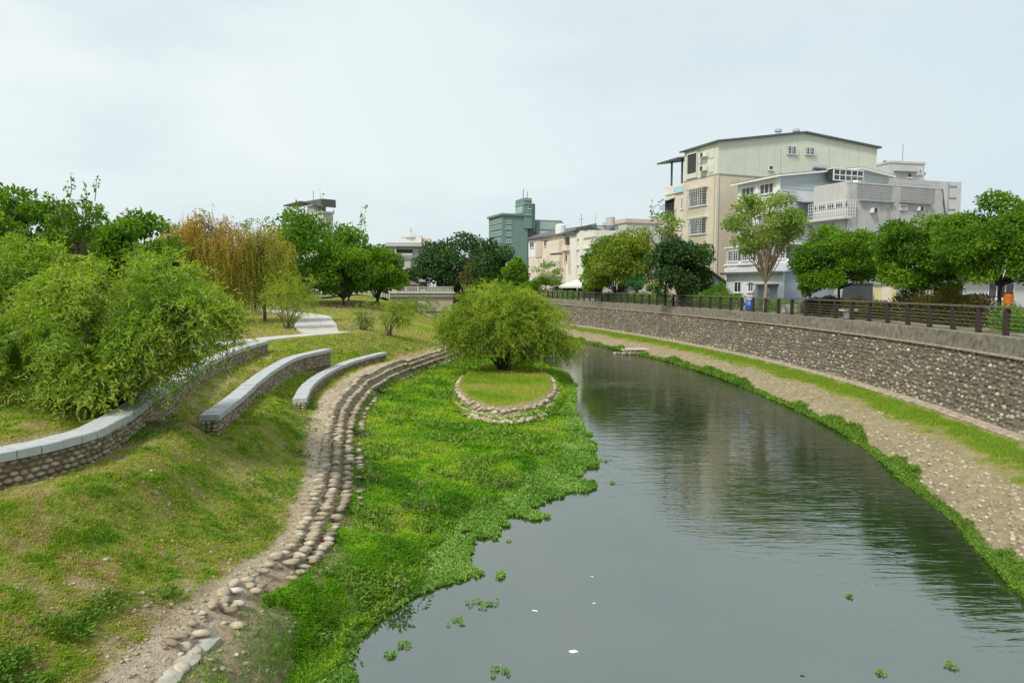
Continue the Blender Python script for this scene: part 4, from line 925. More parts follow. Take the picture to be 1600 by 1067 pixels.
for y_ in (319, 332): b.slab(mb, 'L', (0.1, ya, b.z(y_ + .7, xa), b.z(y_ - .7, xa)), 0, .25, xa)
for y_ in (313, 318, 336): b.slab(mb, 'R', (xa, xb_, b.z(y_ + .6, xa), b.z(y_ - .6, xa)), .3, .55)
b.part('tower_band', mb, 'green_pale', tw)
b.part('tower_panel', b.slab(MB(), 'L', (.6, ya - .6, b.z(330.5, xa), b.z(321, xa)), 0, .1, xa), 'green_pale', tw); b.window('R', b.R(824.5, 829, 321, 327), off=-.3, mull=1)
b.part('mast', MB().tube([(xa + .5, 1.5, tzt), (xa + .5, 1.5, tzt + 2.4)], .09, 5).tube([(xa + 1.6, 1.5, tzt), (xa + 1.6, 1.5, tzt + 1.8)], .08, 5), 'lamp_metal', tw)
for y_ in (347, 355.5, 366, 377):
    b.window('L', b.Lf(767.5, 783.5, y_ - 2.8, y_ + 2.6), mull=4, mat='green_pale', f=.25); b.window('R', b.R(790.5, 799, y_ - 2.8, y_ + 2.6), mull=2, mat='green_pale', f=.25)
b.part('cornice', MB().box(-.4, x1 + .01, -.4, Dp + .4, zt + .003, zt + .5), 'green_wall')
# 14: grey villa beyond the bridge
b = Bld('villa', 'light grey flat roofed villa with a dark upper balcony beyond the river bridge', 'building', 622, 185, 4.6, th=R(4))
zt = b.z(379.5); x0, x1 = b.x(606), b.x(664)
b.part('wall', MB().box(x0, x1, 0, 10, -.5, zt - 1), 'grey_wall'); b.part('roof', MB().box(x0 - .5, x1 + .3, -1.6, 10.4, zt - 1 + .003, zt), 'grey_wall')
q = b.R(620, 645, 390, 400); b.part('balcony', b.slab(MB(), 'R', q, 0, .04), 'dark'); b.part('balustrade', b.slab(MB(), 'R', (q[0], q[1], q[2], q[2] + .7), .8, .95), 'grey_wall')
b.part('pier', b.slab(MB(), 'R', b.R(617, 620, 385, 440), 0, .9), 'grey_wall')
b.window('R', b.R(626, 631.5, 406, 416), mull=1, mat='grey_wall'); b.window('R', b.R(632, 642, 420, 432), mull=2, mat='roof_dark'); b.window('R', b.R(652, 658, 404, 414), mull=2)
pt = b.part('penthouse', MB().box(b.x(631), b.x(658), 2, 9, zt, zt + 2.2), 'cream_white'); b.part('dome', MB().lathe([(2.6, 0), (2.2, .6), (.9, 1.2), (.25, 1.4), (.2, 2.6)], (b.x(640.5), 4, zt + 1.6), 12), 'grey_wall', pt)
b.part('roof_annex', MB().box(b.x(656), b.x(672), 3, 9, zt - .2, zt + 1.4), 'peach', pt)
# 15: white block behind the left-hand trees
b = Bld('roof_deck_block', 'white block topped by an open dark-roofed deck and mast above the left bank trees', 'building', 506, 112, 4.4, th=R(44))
zt = b.z(333); x1 = b.x(521.5); Dp = 11
b.part('wall', MB().box(0, x1, 0, Dp, -.5, zt), 'grey_wall')
b.window('R', b.R(510, 513.5, 340, 348), mull=1); b.window('R', b.R(510, 513.5, 352, 358), mull=1)
q0 = b.y(452); zr = b.z(326.5); zp = b.z(316.5, 0, b.y(474))
rf = b.part('deck_roof', MB().prism([(-.3, b.z(321, 0, q0)), (b.y(474), zp), (q0 + 1, b.z(322, 0, q0)), (q0 + 1, b.z(322, 0, q0) + .2), (b.y(474), zp + .25), (-.3, zr + .3)], -.4, x1 + .4, 'x'), 'roof_dark')
b.part('deck_room', MB().box(.2, x1 - .2, b.y(497), b.y(480), zt - .5, b.z(321, 0, b.y(485))), 'concrete_band'); b.part('deck_floor', MB().box(-.2, x1 + .2, -.2, q0 + .8, zt, zt + .3), 'grey_wall')
mb = MB()
for px in (505, 497, 478, 460): mb.box(-.2, -.1, b.y(px) - .06, b.y(px) + .06, zt, b.z(323, 0, b.y(px)))
mb.box(x1 + .1, x1 + .2, 0, .1, zt, zr); b.part('deck_post', mb, 'roof_dark'); b.part('mast', MB().tube([(1, b.y(483), zp - .4), (1, b.y(483), zp + 1.8)], .05, 5), 'lamp_metal')

# white marquee
p = atd(911, 434, 100); gz = 4.0; top = p[2] - gz; root = empty('marquee', 'white pyramid-roofed marquee by the fence in front of the cream townhouses', 'marquee', (p[0], p[1], gz))
zE = atd(880, 446.5, 97)[2] - gz; hw = 3.4
cv = MB().add([(-hw, -hw, zE), (hw, -hw, zE), (hw, hw, zE), (-hw, hw, zE), (0, 0, top), (-hw, -hw, zE - .3), (hw, -hw, zE - .3), (hw, hw, zE - .3), (-hw, hw, zE - .3)], [(0, 1, 4), (1, 2, 4), (2, 3, 4), (3, 0, 4), (0, 5, 6, 1), (1, 6, 7, 2), (2, 7, 8, 3), (3, 8, 5, 0)]).build('canopy', M['cloth'], root)
for sx_ in (-1, 1):
    for sy_ in (-1, 1): MB().tube([(sx_ * hw * .97, sy_ * hw * .97, 0), (sx_ * hw * .97, sy_ * hw * .97, zE)], .05, 6).build('pole', M['steel'], root)
MB().box(-hw + .2, -.6, hw - .3, hw - .2, 0, zE - .3).build('side_curtain', M['charcoal'], root); MB().box(-.5, hw - .2, hw - .3, hw - .2, 0, zE - .3).build('side_curtain', M['blue_plain'], root)
p = atd(869, 448, 104); root = empty('canopy_shelter', 'small low white canopy left of the pyramid marquee', 'shelter', (p[0], p[1], 4.0)); zE = p[2] - 4.0
MB().prism([(-1.5, zE - .25), (0, zE + .1), (1.5, zE - .15), (1.5, zE - .08), (0, zE + .18), (-1.5, zE - .18)], -2, 2).build('canopy', M['cloth'], root)
for sx_ in (-1, 1):
    for sy_ in (-1, 1): MB().tube([(sx_ * 1.4, sy_ * 1.9, 0), (sx_ * 1.4, sy_ * 1.9, zE - .2)], .04, 6).build('pole', M['steel'], root)

# river bridge far upstream
root = empty('bridge', 'low grey river bridge with a pale baluster railing far upstream', 'bridge', (0, 0, 0))
a, c = atd(607, 457, 152), atd(708, 457.5, 152); zd = atd(650, 456.5, 152)[2]
MB().box(a[0], c[0], 152, 158, zd - 1.0, zd).build('deck', M['concrete_band'], root); MB().box(a[0] - .3, c[0] + .3, 151.7, 152.2, zd - .25, zd + .12).build('edge_beam', M['concrete_lt'], root)
MB().box(a[0] + .2, c[0] - .2, 152.6, 156.5, .2, zd - 1.0).build('abutment', rough_mat('tan_abutment', (.40, .33, .25), .15, .5, .9, streak=.4), root)
mb = MB(); n = 46
for i in range(n): x = a[0] + (c[0] - a[0]) * i / (n - 1); mb.box(x - .05, x + .05, 151.9, 152.0, zd + .1, zd + 1.15)
mb.box(a[0], c[0], 151.88, 152.02, zd + 1.15, zd + 1.25); mb.build('railing', M['concrete_lt'], root)
# low pavilion roof and far white fence beyond the bridge on the left bank
p = atd(637, 447, 165); root = empty('pavilion', 'low brown hipped pavilion roof just beyond the far bridge', 'pavilion', (p[0], p[1], 4.5)); t = atd(637, 438.5, 165)[2] - 4.5; e = atd(637, 445, 165)[2] - 4.5
MB().add([(-3.2, -3, e), (3.2, -3, e), (3.2, 3, e), (-3.2, 3, e), (-.8, 0, t), (.8, 0, t)], [(0, 1, 5, 4), (1, 2, 5), (2, 3, 4, 5), (3, 0, 4), (0, 3, 2, 1)]).build('roof', rough_mat('brown_tiles', (.17, .115, .095), .2, 2, .8), root)
for sx_ in (-2.7, 0, 2.7): MB().box(sx_ - .12, sx_ + .12, -2.6, -2.36, 0, e).build('post', M['cream_white'], root)
MB().box(-2.7, 2.7, 1.5, 1.7, 0, e).build('back_wall', M['cream'], root)
root = empty('white_fence', 'thin white metal fence on the far left bank beneath the green trees', 'fence'); mb = MB(); y0 = 132
xs = [atd(px, 455, y0)[0] for px in range(560, 609, 4)]; zb = atd(580, 456, y0)[2] - .6; z1 = zb + 1.1
MB().box(xs[0], xs[-1], y0 - .03, y0 + .03, z1 - .08, z1).box(xs[0], xs[-1], y0 - .03, y0 + .03, z1 - .6, z1 - .54).build('rail', M['white'], root)
for x in xs: MB().box(x - .05, x + .05, y0 + .035, y0 + .12, zb - .6, z1 + .05).build('post', M['white'], root)

# street lamps
def lamp(px, pytop, d, label):
    p = atd(px, pytop, d); gz = float(STREET(d)); h = p[2] - gz
    root = empty('street_lamp', label, 'street lamp', (p[0], p[1], gz), 0, 'lamps along the river street')
    MB().lathe([(.16, 0), (.16, .1), (.09, .16), (.085, .9), (.055, 1.0), (.05, h - .75)], (0, 0, 0), 10).build('pole', M['lamp_metal'], root)
    hd = MB().lathe([(.06, h - .75), (.12, h - .68), (.19, h - .3), (.17, h - .26)], (0, 0, 0), 12).build('lantern', M['white'], root)
    MB().lathe([(.26, h - .26), (.27, h - .2), (.1, h - .05), (.03, h)], (0, 0, 0), 12).build('hood', M['lamp_metal'], hd)
lamp(1079, 374, 65, 'slim dark street lamp with pale lantern before the beige apartment house')
lamp(791.5, 409.5, 121, 'slim street lamp standing before the dark far trees, above the island bush')
lamp(866, 413, 99, 'thin lamp post rising beside the sparse pale tree near the marquee')
# orange and blue drums, planter, kerb block
p = at(1573, 470, 4.2); p = atd(1576, 470, 30.5)
root = empty('orange_drum', 'bright orange plastic drum beside the trunk of the nearest round tree', 'drum', (p[0], p[1], 3.97))
zt = atd(1576, 458.5, 30.5)[2] - 3.97
MB().lathe([(.16, 0), (.19, .05), (.2, zt * .4), (.215, zt * .42), (.2, zt * .45), (.2, zt * .9), (.17, zt)], (0, 0, 0), 16).build('body', M['orange'], root, smooth=True); MB().lathe([(.18, zt), (.2, zt + .03), (.1, zt + .06)], (0, 0, 0), 16).build('lid', M['roof_dark'], root)
p = atd(1171.5, 481, 51.5); root = empty('blue_drum', 'blue plastic drum behind the fence below the shed windows', 'drum', (p[0], p[1], 3.97))
zt = atd(1171, 469.5, 51.5)[2] - 3.97
MB().lathe([(.26, 0), (.3, .08), (.32, zt * .45), (.34, zt * .5), (.32, zt * .55), (.3, zt * .95), (.25, zt)], (0, 0, 0), 16).build('body', M['blue'], root, smooth=True); MB().lathe([(.29, zt), (.3, zt + .04), (.1, zt + .05)], (0, 0, 0), 16).build('lid', M['blue'], root)
p = atd(1239, 486, 47.5); root = empty('planter', 'long pale concrete planter box behind the fence right of the white shed', 'planter', (p[0], p[1], 3.97), .3)
MB().box(-.95, .95, -.3, -.22, 0, .55).box(-.95, .95, .22, .3, 0, .55).box(-.95, -.87, -.22, .22, 0, .55).box(.87, .95, -.22, .22, 0, .55).build('box', M['concrete_lt'], root, bevel=.015); MB().box(-.87, .87, -.22, .22, .05, .48).build('soil', M['mortar'], root)
p = atd(1345, 494, 39.5); root = empty('street_bench', 'pale slab bench in the shade behind the fence near the charcoal shed', 'bench', (p[0], p[1], 3.97), .2)
MB().box(-1.3, 1.3, -.2, .2, .4, .5).build('seat', M['concrete_lt'], root, bevel=.01)
for s_ in (-.95, .95): MB().box(s_ - .09, s_ + .09, -.16, .16, 0, .399).build('leg', M['concrete'], root)
# ------------------------------------------------------------------ plants
def unit(v): return v / np.maximum(np.linalg.norm(v, axis=1, keepdims=True), 1e-9)
def rdir(n): return unit(rng.normal(size=(n, 3)))
def leaves(name, P, D, ln, wd, tint, mat, parent=None, fold=.25):
    """n leaves: base P, axis D, length, width -> pointed blades slightly folded along the midrib"""
    n = len(P); ln = np.broadcast_to(ln, n)[:, None]; wd = np.broadcast_to(wd, n)[:, None]
    S_ = unit(np.cross(D, rdir(n))); Nn = np.cross(S_, D)
    a = P; b = P + D * ln * .45 + S_ * wd * .5 + Nn * wd * fold; c = P + D * ln - Nn * ln * .08; d = P + D * ln * .45 - S_ * wd * .5 + Nn * wd * fold
    V = np.stack([a, b, c, d], 1).reshape(-1, 3); i = np.arange(n)[:, None] * 4
    Fc = np.concatenate([i + [0, 1, 2], i + [0, 2, 3]], 1).reshape(-1, 3)
    return mesh_np(name, V, Fc, mat, parent, tint=np.repeat(tint, 4))
def blades(name, P, h, w, lean, tint, mat, parent=None):
    """grass: n single blades, each a bent two-piece strip"""
    n = len(P); a = rng.uniform(0, 2 * math.pi, n); S_ = np.stack([np.cos(a), np.sin(a), 0 * a], 1); q = rng.uniform(0, 2 * math.pi, n); Ld = np.stack([np.cos(q), np.sin(q), 0 * q], 1)
    h = np.broadcast_to(h, n)[:, None]; w = np.broadcast_to(w, n)[:, None]; k = (rng.random(n) * lean)[:, None]; Z = np.array((0, 0, 1.))
    m = P + Z * h * .55 + Ld * h * k * .35; t = P + Z * h * (1 - k * .35) + Ld * h * k
    V = np.stack([P - S_ * w * .5, P + S_ * w * .5, m + S_ * w * .4, m - S_ * w * .4, t], 1).reshape(-1, 3); i = np.arange(n)[:, None] * 5
    Fc = np.concatenate([i + [0, 1, 2], i + [0, 2, 3], i + [3, 2, 4]], 1).reshape(-1, 3)
    return mesh_np(name, V, Fc, mat, parent, tint=np.repeat(tint, 5))
G = lambda *c: c
LM = {}
LM['willow'] = leaf_mat('willow_leaf', [(0, (.085, .18, .02)), (.35, (.19, .335, .03)), (.7, (.32, .46, .045)), (1, (.48, .54, .10))], trans=.4)
LM['willow2'] = leaf_mat('island_willow_leaf', [(0, (.09, .17, .018)), (.35, (.22, .34, .03)), (.7, (.34, .46, .045)), (1, (.5, .54, .10))], trans=.45)
LM['yellowgreen'] = leaf_mat('yellow_green_leaf', [(0, (.08, .15, .015)), (.5, (.18, .27, .025)), (1, (.32, .37, .045))])
LM['mid'] = leaf_mat('mid_green_leaf', [(0, (.045, .11, .008)), (.5, (.125, .265, .012)), (.85, (.22, .385, .022)), (1, (.33, .45, .045))], trans=.4)
LM['fresh'] = leaf_mat('fresh_green_leaf', [(0, (.06, .15, .014)), (.5, (.14, .29, .022)), (1, (.25, .40, .05))], trans=.4)
LM['dark'] = leaf_mat('dark_green_leaf', [(0, (.022, .052, .016)), (.5, (.048, .11, .026)), (.9, (.095, .17, .036)), (1, (.14, .21, .05))], trans=.25)
LM['sparse'] = leaf_mat('light_olive_leaf', [(0, (.13, .23, .035)), (.5, (.22, .34, .055)), (1, (.36, .44, .12))])
LM['orange'] = leaf_mat('rusty_needles', [(0, (.26, .31, .04)), (.35, (.40, .36, .055)), (.7, (.50, .32, .06)), (1, (.52, .24, .055))], trans=.35)
LM['olive'] = leaf_mat('olive_needles', [(0, (.20, .27, .03)), (.5, (.36, .38, .045)), (.85, (.48, .36, .05)), (1, (.50, .26, .045))], trans=.35)
LM['bright'] = leaf_mat('bright_shrub_leaf', [(0, (.035, .13, .035)), (.6, (.07, .22, .06)), (1, (.16, .33, .11))])
LM['rust'] = leaf_mat('rust_hedge_leaf', [(0, (.06, .085, .018)), (.5, (.12, .12, .022)), (.8, (.17, .11, .025)), (1, (.24, .09, .03))])
LM['lawn'] = leaf_mat('lawn_grass', [(0, (.50, .40, .21)), (.22, (.48, .41, .15)), (.4, (.42, .45, .075)), (.7, (.30, .43, .035)), (1, (.17, .33, .022))], trans=.35, rough=.65)
LM['marsh'] = leaf_mat('marsh_leaf', [(0, (.07, .21, .008)), (.35, (.15, .37, .01)), (.7, (.25, .46, .014)), (1, (.38, .50, .04))], trans=.4)
LM['float'] = leaf_mat('floating_leaf', [(0, (.10, .23, .025)), (.5, (.20, .37, .06)), (1, (.33, .48, .13))], trans=.25)
LM['bank'] = leaf_mat('bank_plant_leaf', [(0, (.075, .17, .02)), (.5, (.15, .28, .03)), (1, (.27, .40, .06))])

def limb(mb, a, b, r0, r1, sag=.0, n=6, seg=5, wob=.06):
    a = np.asarray(a, float); b = np.asarray(b, float); L_ = np.linalg.norm(b - a); t = np.linspace(0, 1, seg + 1)[:, None]
    P = a + (b - a) * t + np.array((0, 0, 1.)) * (sag * L_ * 4 * t * (1 - t)); P[1:-1] += rng.normal(0, wob * L_ / seg, (seg - 1, 3))
    mb.tube(P, list(np.linspace(r0, r1, seg + 1)), n, cap=False)
def tree(name, label, px, d, base, box, mat, leaf=.2, forkz=None, n=7000, clumps=34, bark='bark', trunk_r=.16, fork=.35, depth=None, group=None, spread=.24, flat=.75, airy=0, stems=1, low=.42, lw=.55, seed=None, shoots=0, gapp=0.0):
    """broadleaf tree: box = (left, right, top, bottom) of its crown in the photo; the crown becomes clumps of leaves on limbs"""
    global rng
    keep = rng; rng = np.random.default_rng(seed or int(px * 7 + d * 13))
    l, r, t, b_ = box; c = atd((l + r) / 2, (t + b_) / 2, d); rx = (r - l) / 2 * d / F; rz_ = (b_ - t) / 2 * d / F; ry = rx if depth is None else depth
    p = atd(px, 470, d); gz = base if base is not None else H1(p[0], d)
    root = empty(name, label, 'shrub' if name.endswith('shrub') or name.endswith('bush') else 'tree', (p[0], d, gz), 0, group); o = np.array((p[0], d, gz)); c = c - o
    # clump centres: through the crown, more of them near its outside, few at the bottom
    C = rdir(clumps * 4); C[:, 2] *= 1; C = C[C[:, 2] > -low * 2.2 + rng.random(len(C)) * .3][:clumps]; rad = rng.uniform(.42, .80, len(C)) ** .8
    Cc = C * rad[:, None] * np.array((rx, ry, rz_)) + c
    cr = spread * rng.uniform(.7, 1.35, len(C)) * (rx + rz_) / 2 * 1.05
    # limbs
    mb = MB(); top = np.array((c[0] * fork, 0, max(.4, c[2] - rz_ * (.95 if stems == 1 else 1.1))))
    if forkz: top[2] = atd(px, forkz, d)[2] - gz
    forks = []
    for s in range(stems):
        q = np.array((rng.normal(0, .25), rng.normal(0, .25), 0)) * (stems > 1) * (.4 + rx * .12); f = top + q * 1.4 * (stems > 1); forks.append(f)
        limb(mb, q + (0, 0, -.25), f, trunk_r * rng.uniform(.8, 1.1), trunk_r * .7, n=8, seg=5, wob=.05)
    for i in range(len(Cc)):
        f = forks[i % stems]
        if rng.random() < (.95 if len(Cc) < 45 else .5): limb(mb, f, Cc[i], trunk_r * rng.uniform(.28, .5), trunk_r * .08, sag=.06, n=5, seg=4, wob=.10)
    mb.build('trunk', M[bark], root, smooth=True)
    k = rng.choice(len(Cc), n, p=cr**2 / (cr**2).sum()); u = rdir(n); rr = rng.random(n) ** (.42 if not airy else .6)
    off = u * rr[:, None] * cr[k][:, None] * np.array((1.15, 1.15, flat)); P = Cc[k] + off
    if gapp:                       # gaps where the sky shows through
        hole = fbm(P[:, 0] + P[:, 1] * .7 + 50, P[:, 2] + P[:, 1] * .4 + 50, rx * .28, 2) ; ok = hole > gapp; P, k, u = P[ok], k[ok], u[ok]
    if shoots:                     # long thin leaders above the crown
        sp = []; tw = MB()
        for i in range(shoots):
            a = Cc[rng.integers(len(Cc))] + rng.normal(0, .2, 3) * rx * .5; a[2] = c[2] + rz_ * rng.uniform(.2, .7); e = a + np.array((rng.normal(0, .12), rng.normal(0, .12), rng.uniform(.5, 1))) * rz_ * .9
            limb(tw, a, e, .03, .008, n=4, seg=3); m_ = 15; t_ = rng.uniform(.25, 1, m_)[:, None]; sp.append(a + (e - a) * t_ + rng.normal(0, .12 * rx * .25, (m_, 3)))
        tw.build('twigs', M[bark], root); sp = np.concatenate(sp); P = np.r_[P, sp]; k = np.r_[k, rng.integers(len(Cc), size=len(sp))]; u = np.r_[u, rdir(len(sp))]
    D = unit(u * .8 + rdir(len(P)) * .8 + np.array((0, 0, -.15))); ct = rng.random(len(Cc))
    tint = np.clip(.5 * ct[k] + .5 * rng.random(len(P)) ** 1.2, 0, 1)
    s = leaf * rng.uniform(.65, 1.3, len(P)); leaves('crown', P, D, s, s * lw, tint, mat, root)
    rng = keep
    return root
def weeping(name, label, px, d, base, box, mat, n_str=520, leaf=.12, bark='bark', trunk_r=.14, seed=1, group=None, top_tint=True):
    """a tree whose strands hang straight down from arching limbs"""
    global rng
    keep = rng; rng = np.random.default_rng(seed)
    l, r, t, b_ = box; p = atd(px, 470, d); gz = base; o = np.array((p[0], d, gz)); c = atd((l + r) / 2, (t + b_) / 2, d) - o
    rx = (r - l) / 2 * d / F; zt = atd(px, t, d)[2] - gz; zb = atd(px, b_, d)[2] - gz
    root = empty(name, label, 'tree', tuple(o), 0, group); mb = MB(); limb(mb, (0, 0, -.3), (c[0] * .5, 0, zt * .55), trunk_r, trunk_r * .6, n=8)
    limb(mb, (c[0] * .5, 0, zt * .55), (c[0] * .8, 0, zt * .97), trunk_r * .6, .02)
    A = []; 
    for i in range(110):
        a = rng.uniform(0, 2 * math.pi); q = rng.uniform(.15, 1) ** .7; e = np.array((c[0] + rx * q * math.cos(a), rx * .8 * q * math.sin(a), zt * (1 - .30 * q ** 1.6 * rng.uniform(.6, 1.2)) - rng.uniform(0, .5) ** 1.3 * zt))
        limb(mb, (c[0] * .6, 0, zt * rng.uniform(.4, .85)), e, .03, .006, sag=.14, n=4); A.append(e)
    mb.build('trunk', M[bark], root, smooth=True); A = np.array(A)
    k = rng.integers(len(A), size=n_str); S0 = A[k] + rng.normal(0, 1, (n_str, 3)) * np.array((rx * .14, rx * .14, zt * .03)); ln = rng.uniform(.12, .42, n_str) * (zt - zb)
    ln = np.minimum(ln, np.maximum(S0[:, 2] - zb * rng.uniform(.7, 1.25, n_str), .3)); m = 34
    t_ = np.linspace(0, 1, m)[None, :, None]; P = S0[:, None] + np.array((0, 0, -1.)) * ln[:, None, None] * t_ + (rng.normal(0, .05, (n_str, 1, 3)) * np.array((1, 1, 0)) * t_ * 3) + rng.normal(0, .035, (n_str, m, 3))
    P = P.reshape(-1, 3); D = unit(np.array((0, 0, -1.)) + rng.normal(0, .5, P.shape)); hh = np.clip((P[:, 2] - zb) / (zt - zb), 0, 1)
    ct = rng.random(len(A))[k].repeat(m); tint = np.clip(.15 + .55 * hh * (1 if top_tint else .5) + .35 * (ct - .5) + rng.normal(0, .16, len(P)), 0, 1)   # rust at the ends of the upper shoots, olive lower: the needles' own colour
    leaves('crown', P, D, leaf * rng.uniform(.7, 1.4, len(P)), leaf * .3, tint, mat, root); rng = keep
    return root
def willow(name, label, px, d, base, domes, mat, n_tw=3600, leaf=.10, lw=.19, twig=.7, droop=.6, stems=9, seed=2, bark='bark', per=15, low=-.35, group=None, gapscale=1.0, gth=.40):
    """spreading bush of arching stems: twigs with narrow leaves set alternately, drooping at the ends. domes: [(centre xyz from the base, half axes)]"""
    global rng
    keep = rng; rng = np.random.default_rng(seed); p = atd(px, 500, d); gz = H1(p[0], d) if base is None else base
    root = empty(name, label, 'plant' if name == 'herb_clump' else 'shrub', (p[0], d, gz), 0, group); mb = MB(); P0 = []; N0 = []
    vol = np.array([a[1][0] * a[1][1] * a[1][2] for a in domes]) ** .7
    for i, (c, h) in enumerate(domes):
        m = int(n_tw * vol[i] / vol.sum()); u = rdir(m * 3); u = u[u[:, 2] > low - .35 * rng.random(len(u))][:m]; c = np.array(c); h = np.array(h)
        # lumpy outline: the surface bulges and dips
        bul = .66 + .62 * fbm(u[:, 0] * 3.1 + i * 9 + 40, u[:, 1] * 3.1 + u[:, 2] * 2.7 + 40, 1, 3); dep = np.where(rng.random(len(u)) < .62, rng.uniform(.84, 1.05, len(u)), rng.uniform(.35, .88, len(u)))
        q = c + u * h * (bul * dep)[:, None]; P0.append(q); N0.append(unit(u / h))
    P0 = np.concatenate(P0); N0 = np.concatenate(N0); gp = fbm(P0[:, 0] * 1.1 + P0[:, 1] * .6 + 30, P0[:, 2] * 1.2 - P0[:, 1] * .5 + 30, .62 * gapscale, 2); ok = (P0[:, 2] > .12) & (gp > gth + .05 * rng.random(len(P0))); P0, N0 = P0[ok], N0[ok]; n = len(P0)
    for s in range(stems * 5):
        e = P0[rng.integers(n)] * .92; a = np.array((rng.normal(0, .18), rng.normal(0, .18), -.15)); limb(mb, a, e, rng.uniform(.02, .05), .006, sag=.10, n=5, seg=5, wob=.08)
    L_ = twig * rng.uniform(.5, 1.25, n) * np.where(rng.random(n) < .10, 1.9, 1); out = unit(N0 * np.array((1, 1, .8)) * .8 + rng.normal(0, .62, (n, 3)) + np.array((0, 0, .12))); t = np.linspace(.06, 1, per)
    T = P0[:, None] - out[:, None] * (L_ * .35)[:, None, None] + out[:, None] * (L_[:, None] * t)[:, :, None] + np.array((0, 0, -1.)) * (droop * L_[:, None] * t ** 2 * .75)[:, :, None]
    dT = out[:, None] + np.array((0, 0, -1.)) * (droop * 1.5 * t)[None, :, None]; dT = dT / np.linalg.norm(dT, axis=2, keepdims=True)
    gsafe = T[:, :, 2] > .03; P = T[gsafe]; A = dT[gsafe]; tw = np.broadcast_to(np.arange(n)[:, None], gsafe.shape)[gsafe]; tip = np.broadcast_to(t[None], gsafe.shape)[gsafe]
    D = unit(A * .6 + rdir(len(P)) * .95 + np.array((0, 0, -.3)) * droop); ct = rng.random(n); hue = fbm(P0[:, 0] * 1.3 + 60, P0[:, 2] * 1.3 + P0[:, 1] + 60, 1, 2)
    tint = np.clip(.28 * ct[tw] + .22 * tip + .35 * rng.random(len(P)) + .9 * (hue[tw] - .5) + .08, 0, 1)
    leaves('foliage', P, D, leaf * rng.uniform(.65, 1.25, len(P)), leaf * lw * rng.uniform(.8, 1.3, len(P)), tint, mat, root)
    # the twigs themselves: thin three-sided stalks
    V = np.stack([T[:, 0], T[:, per // 2], T[:, -1]], 1); S_ = unit(np.cross(out, rdir(n)))[:, None] * .0035; Vv = np.concatenate([V - S_, V + S_], 1).reshape(-1, 3); i = np.arange(n)[:, None] * 6
    mesh_np('twigs', Vv, np.concatenate([i + [0, 1, 4, 3], i + [1, 2, 5, 4]], 1).reshape(-1, 4), M[bark], root)
    mb.build('stems', M[bark], root, smooth=True); rng = keep
    return root

# near bushes on the left bank
willow('willow_bush', 'biggest drooping willow bush, bright narrow leaves, growing over the longest curved bench', 165, 14.6, None,
       [((0, .3, 1.7), (1.7, 1.7, 1.6)), ((1.45, .2, 2.1), (1.15, 1.1, .75)), ((-1.2, -.2, 1.3), (1.1, 1.1, 1.2)), ((.5, 1.0, 2.35), (1.3, 1.3, 1.15)), ((.1, -.8, .9), (1.3, .8, .85)), ((-.7, .5, 2.3), (1.0, 1.0, .95)), ((2.15, .5, 2.0), (.6, .7, .4)), ((.75, -.6, 1.4), (.75, .7, .6)), ((-1.7, -.4, .8), (.8, .8, .8))], LM['willow'], n_tw=8200, leaf=.14, lw=.21, twig=.66, seed=21, gth=.45, gapscale=.8)
willow('willow_bush', 'willow bush cut off by the left edge, behind and beside the biggest bush', 10, 17.5, None,
       [((-.6, 0, 1.8), (2.1, 1.8, 1.9)), ((1.0, -.4, 1.2), (1.4, 1.2, 1.2)), ((-.2, .6, 2.5), (1.6, 1.4, 1.4))], LM['willow'], n_tw=4600, leaf=.15, lw=.26, twig=.7, seed=22)
# island bush
willow('willow_bush', 'broad rounded yellow-green willow bush on the stone-ringed island', 788, 40.5, .85,
       [((0, 0, 2.5), (3.0, 2.8, 2.5)), ((2.2, -.3, 2.1), (2.0, 1.9, 1.7)), ((-2.1, 0, 2.2), (1.8, 1.8, 1.75)), ((-.6, .6, 3.2), (2.1, 2.0, 1.9)), ((3.2, -.3, 1.75), (1.3, 1.2, 1.0)), ((.9, .4, 3.0), (1.9, 1.7, 1.7))], LM['willow2'], n_tw=7600, leaf=.19, lw=.22, twig=.85, droop=.55, seed=23, low=-.6, bark='dark_bark', per=14, gapscale=1.9)
# small willows and saplings of the bank beyond
def small_willow(px, d, box, label, mat, n=900, seed=5, leaf=.16, droop=.45, name='willow_shrub'):
    l, r, t, b_ = box; p = atd(px, 500, d); gz = H1(p[0], d); c = atd((l + r) / 2, (t + b_) / 2, d) - (p[0], d, gz); rx = (r - l) / 2 * d / F; rz_ = (b_ - t) / 2 * d / F
    willow(name, label, px, d, gz, [((c[0], 0, c[2]), (rx * .85, rx * .8, rz_ * .95)), ((c[0] * .6 + rx * .3, .3, c[2] - rz_ * .25), (rx * .6, rx * .6, rz_ * .6)), ((c[0] - rx * .35, 0, c[2] - rz_ * .1), (rx * .55, rx * .5, rz_ * .6))], mat, n_tw=n, leaf=leaf, lw=.22, twig=.55, droop=droop, stems=3, seed=seed, per=12, low=-.7)
small_willow(605, 47, (588, 652, 464, 512), 'young bright green willow on a thin stem on the grass knoll', LM['willow2'], 520, 31)
small_willow(566, 47.5, (545, 588, 470, 514), 'wispy pale willow sapling on the knoll, the thinner of the pair', LM['sparse'], 170, 32)
small_willow(448, 47, (405, 505, 412, 500), 'yellow-green willow beside the fork of the concrete footpath', LM['willow2'], 480, 33, leaf=.18)
small_willow(706, 58, (676, 742, 470, 536), 'low yellow-green willow shrub tucked behind the left side of the island bush', LM['willow2'], 700, 34, leaf=.2)
small_willow(655, 86, (600, 690, 462, 492), 'pale green waterside scrub in front of the far bridge', LM['sparse'], 500, 35, leaf=.26)
small_willow(832, 109, (806, 850, 438, 462), 'small yellow-green shrub at the fence beside the tall lamp', LM['yellowgreen'], 300, 36, leaf=.26)

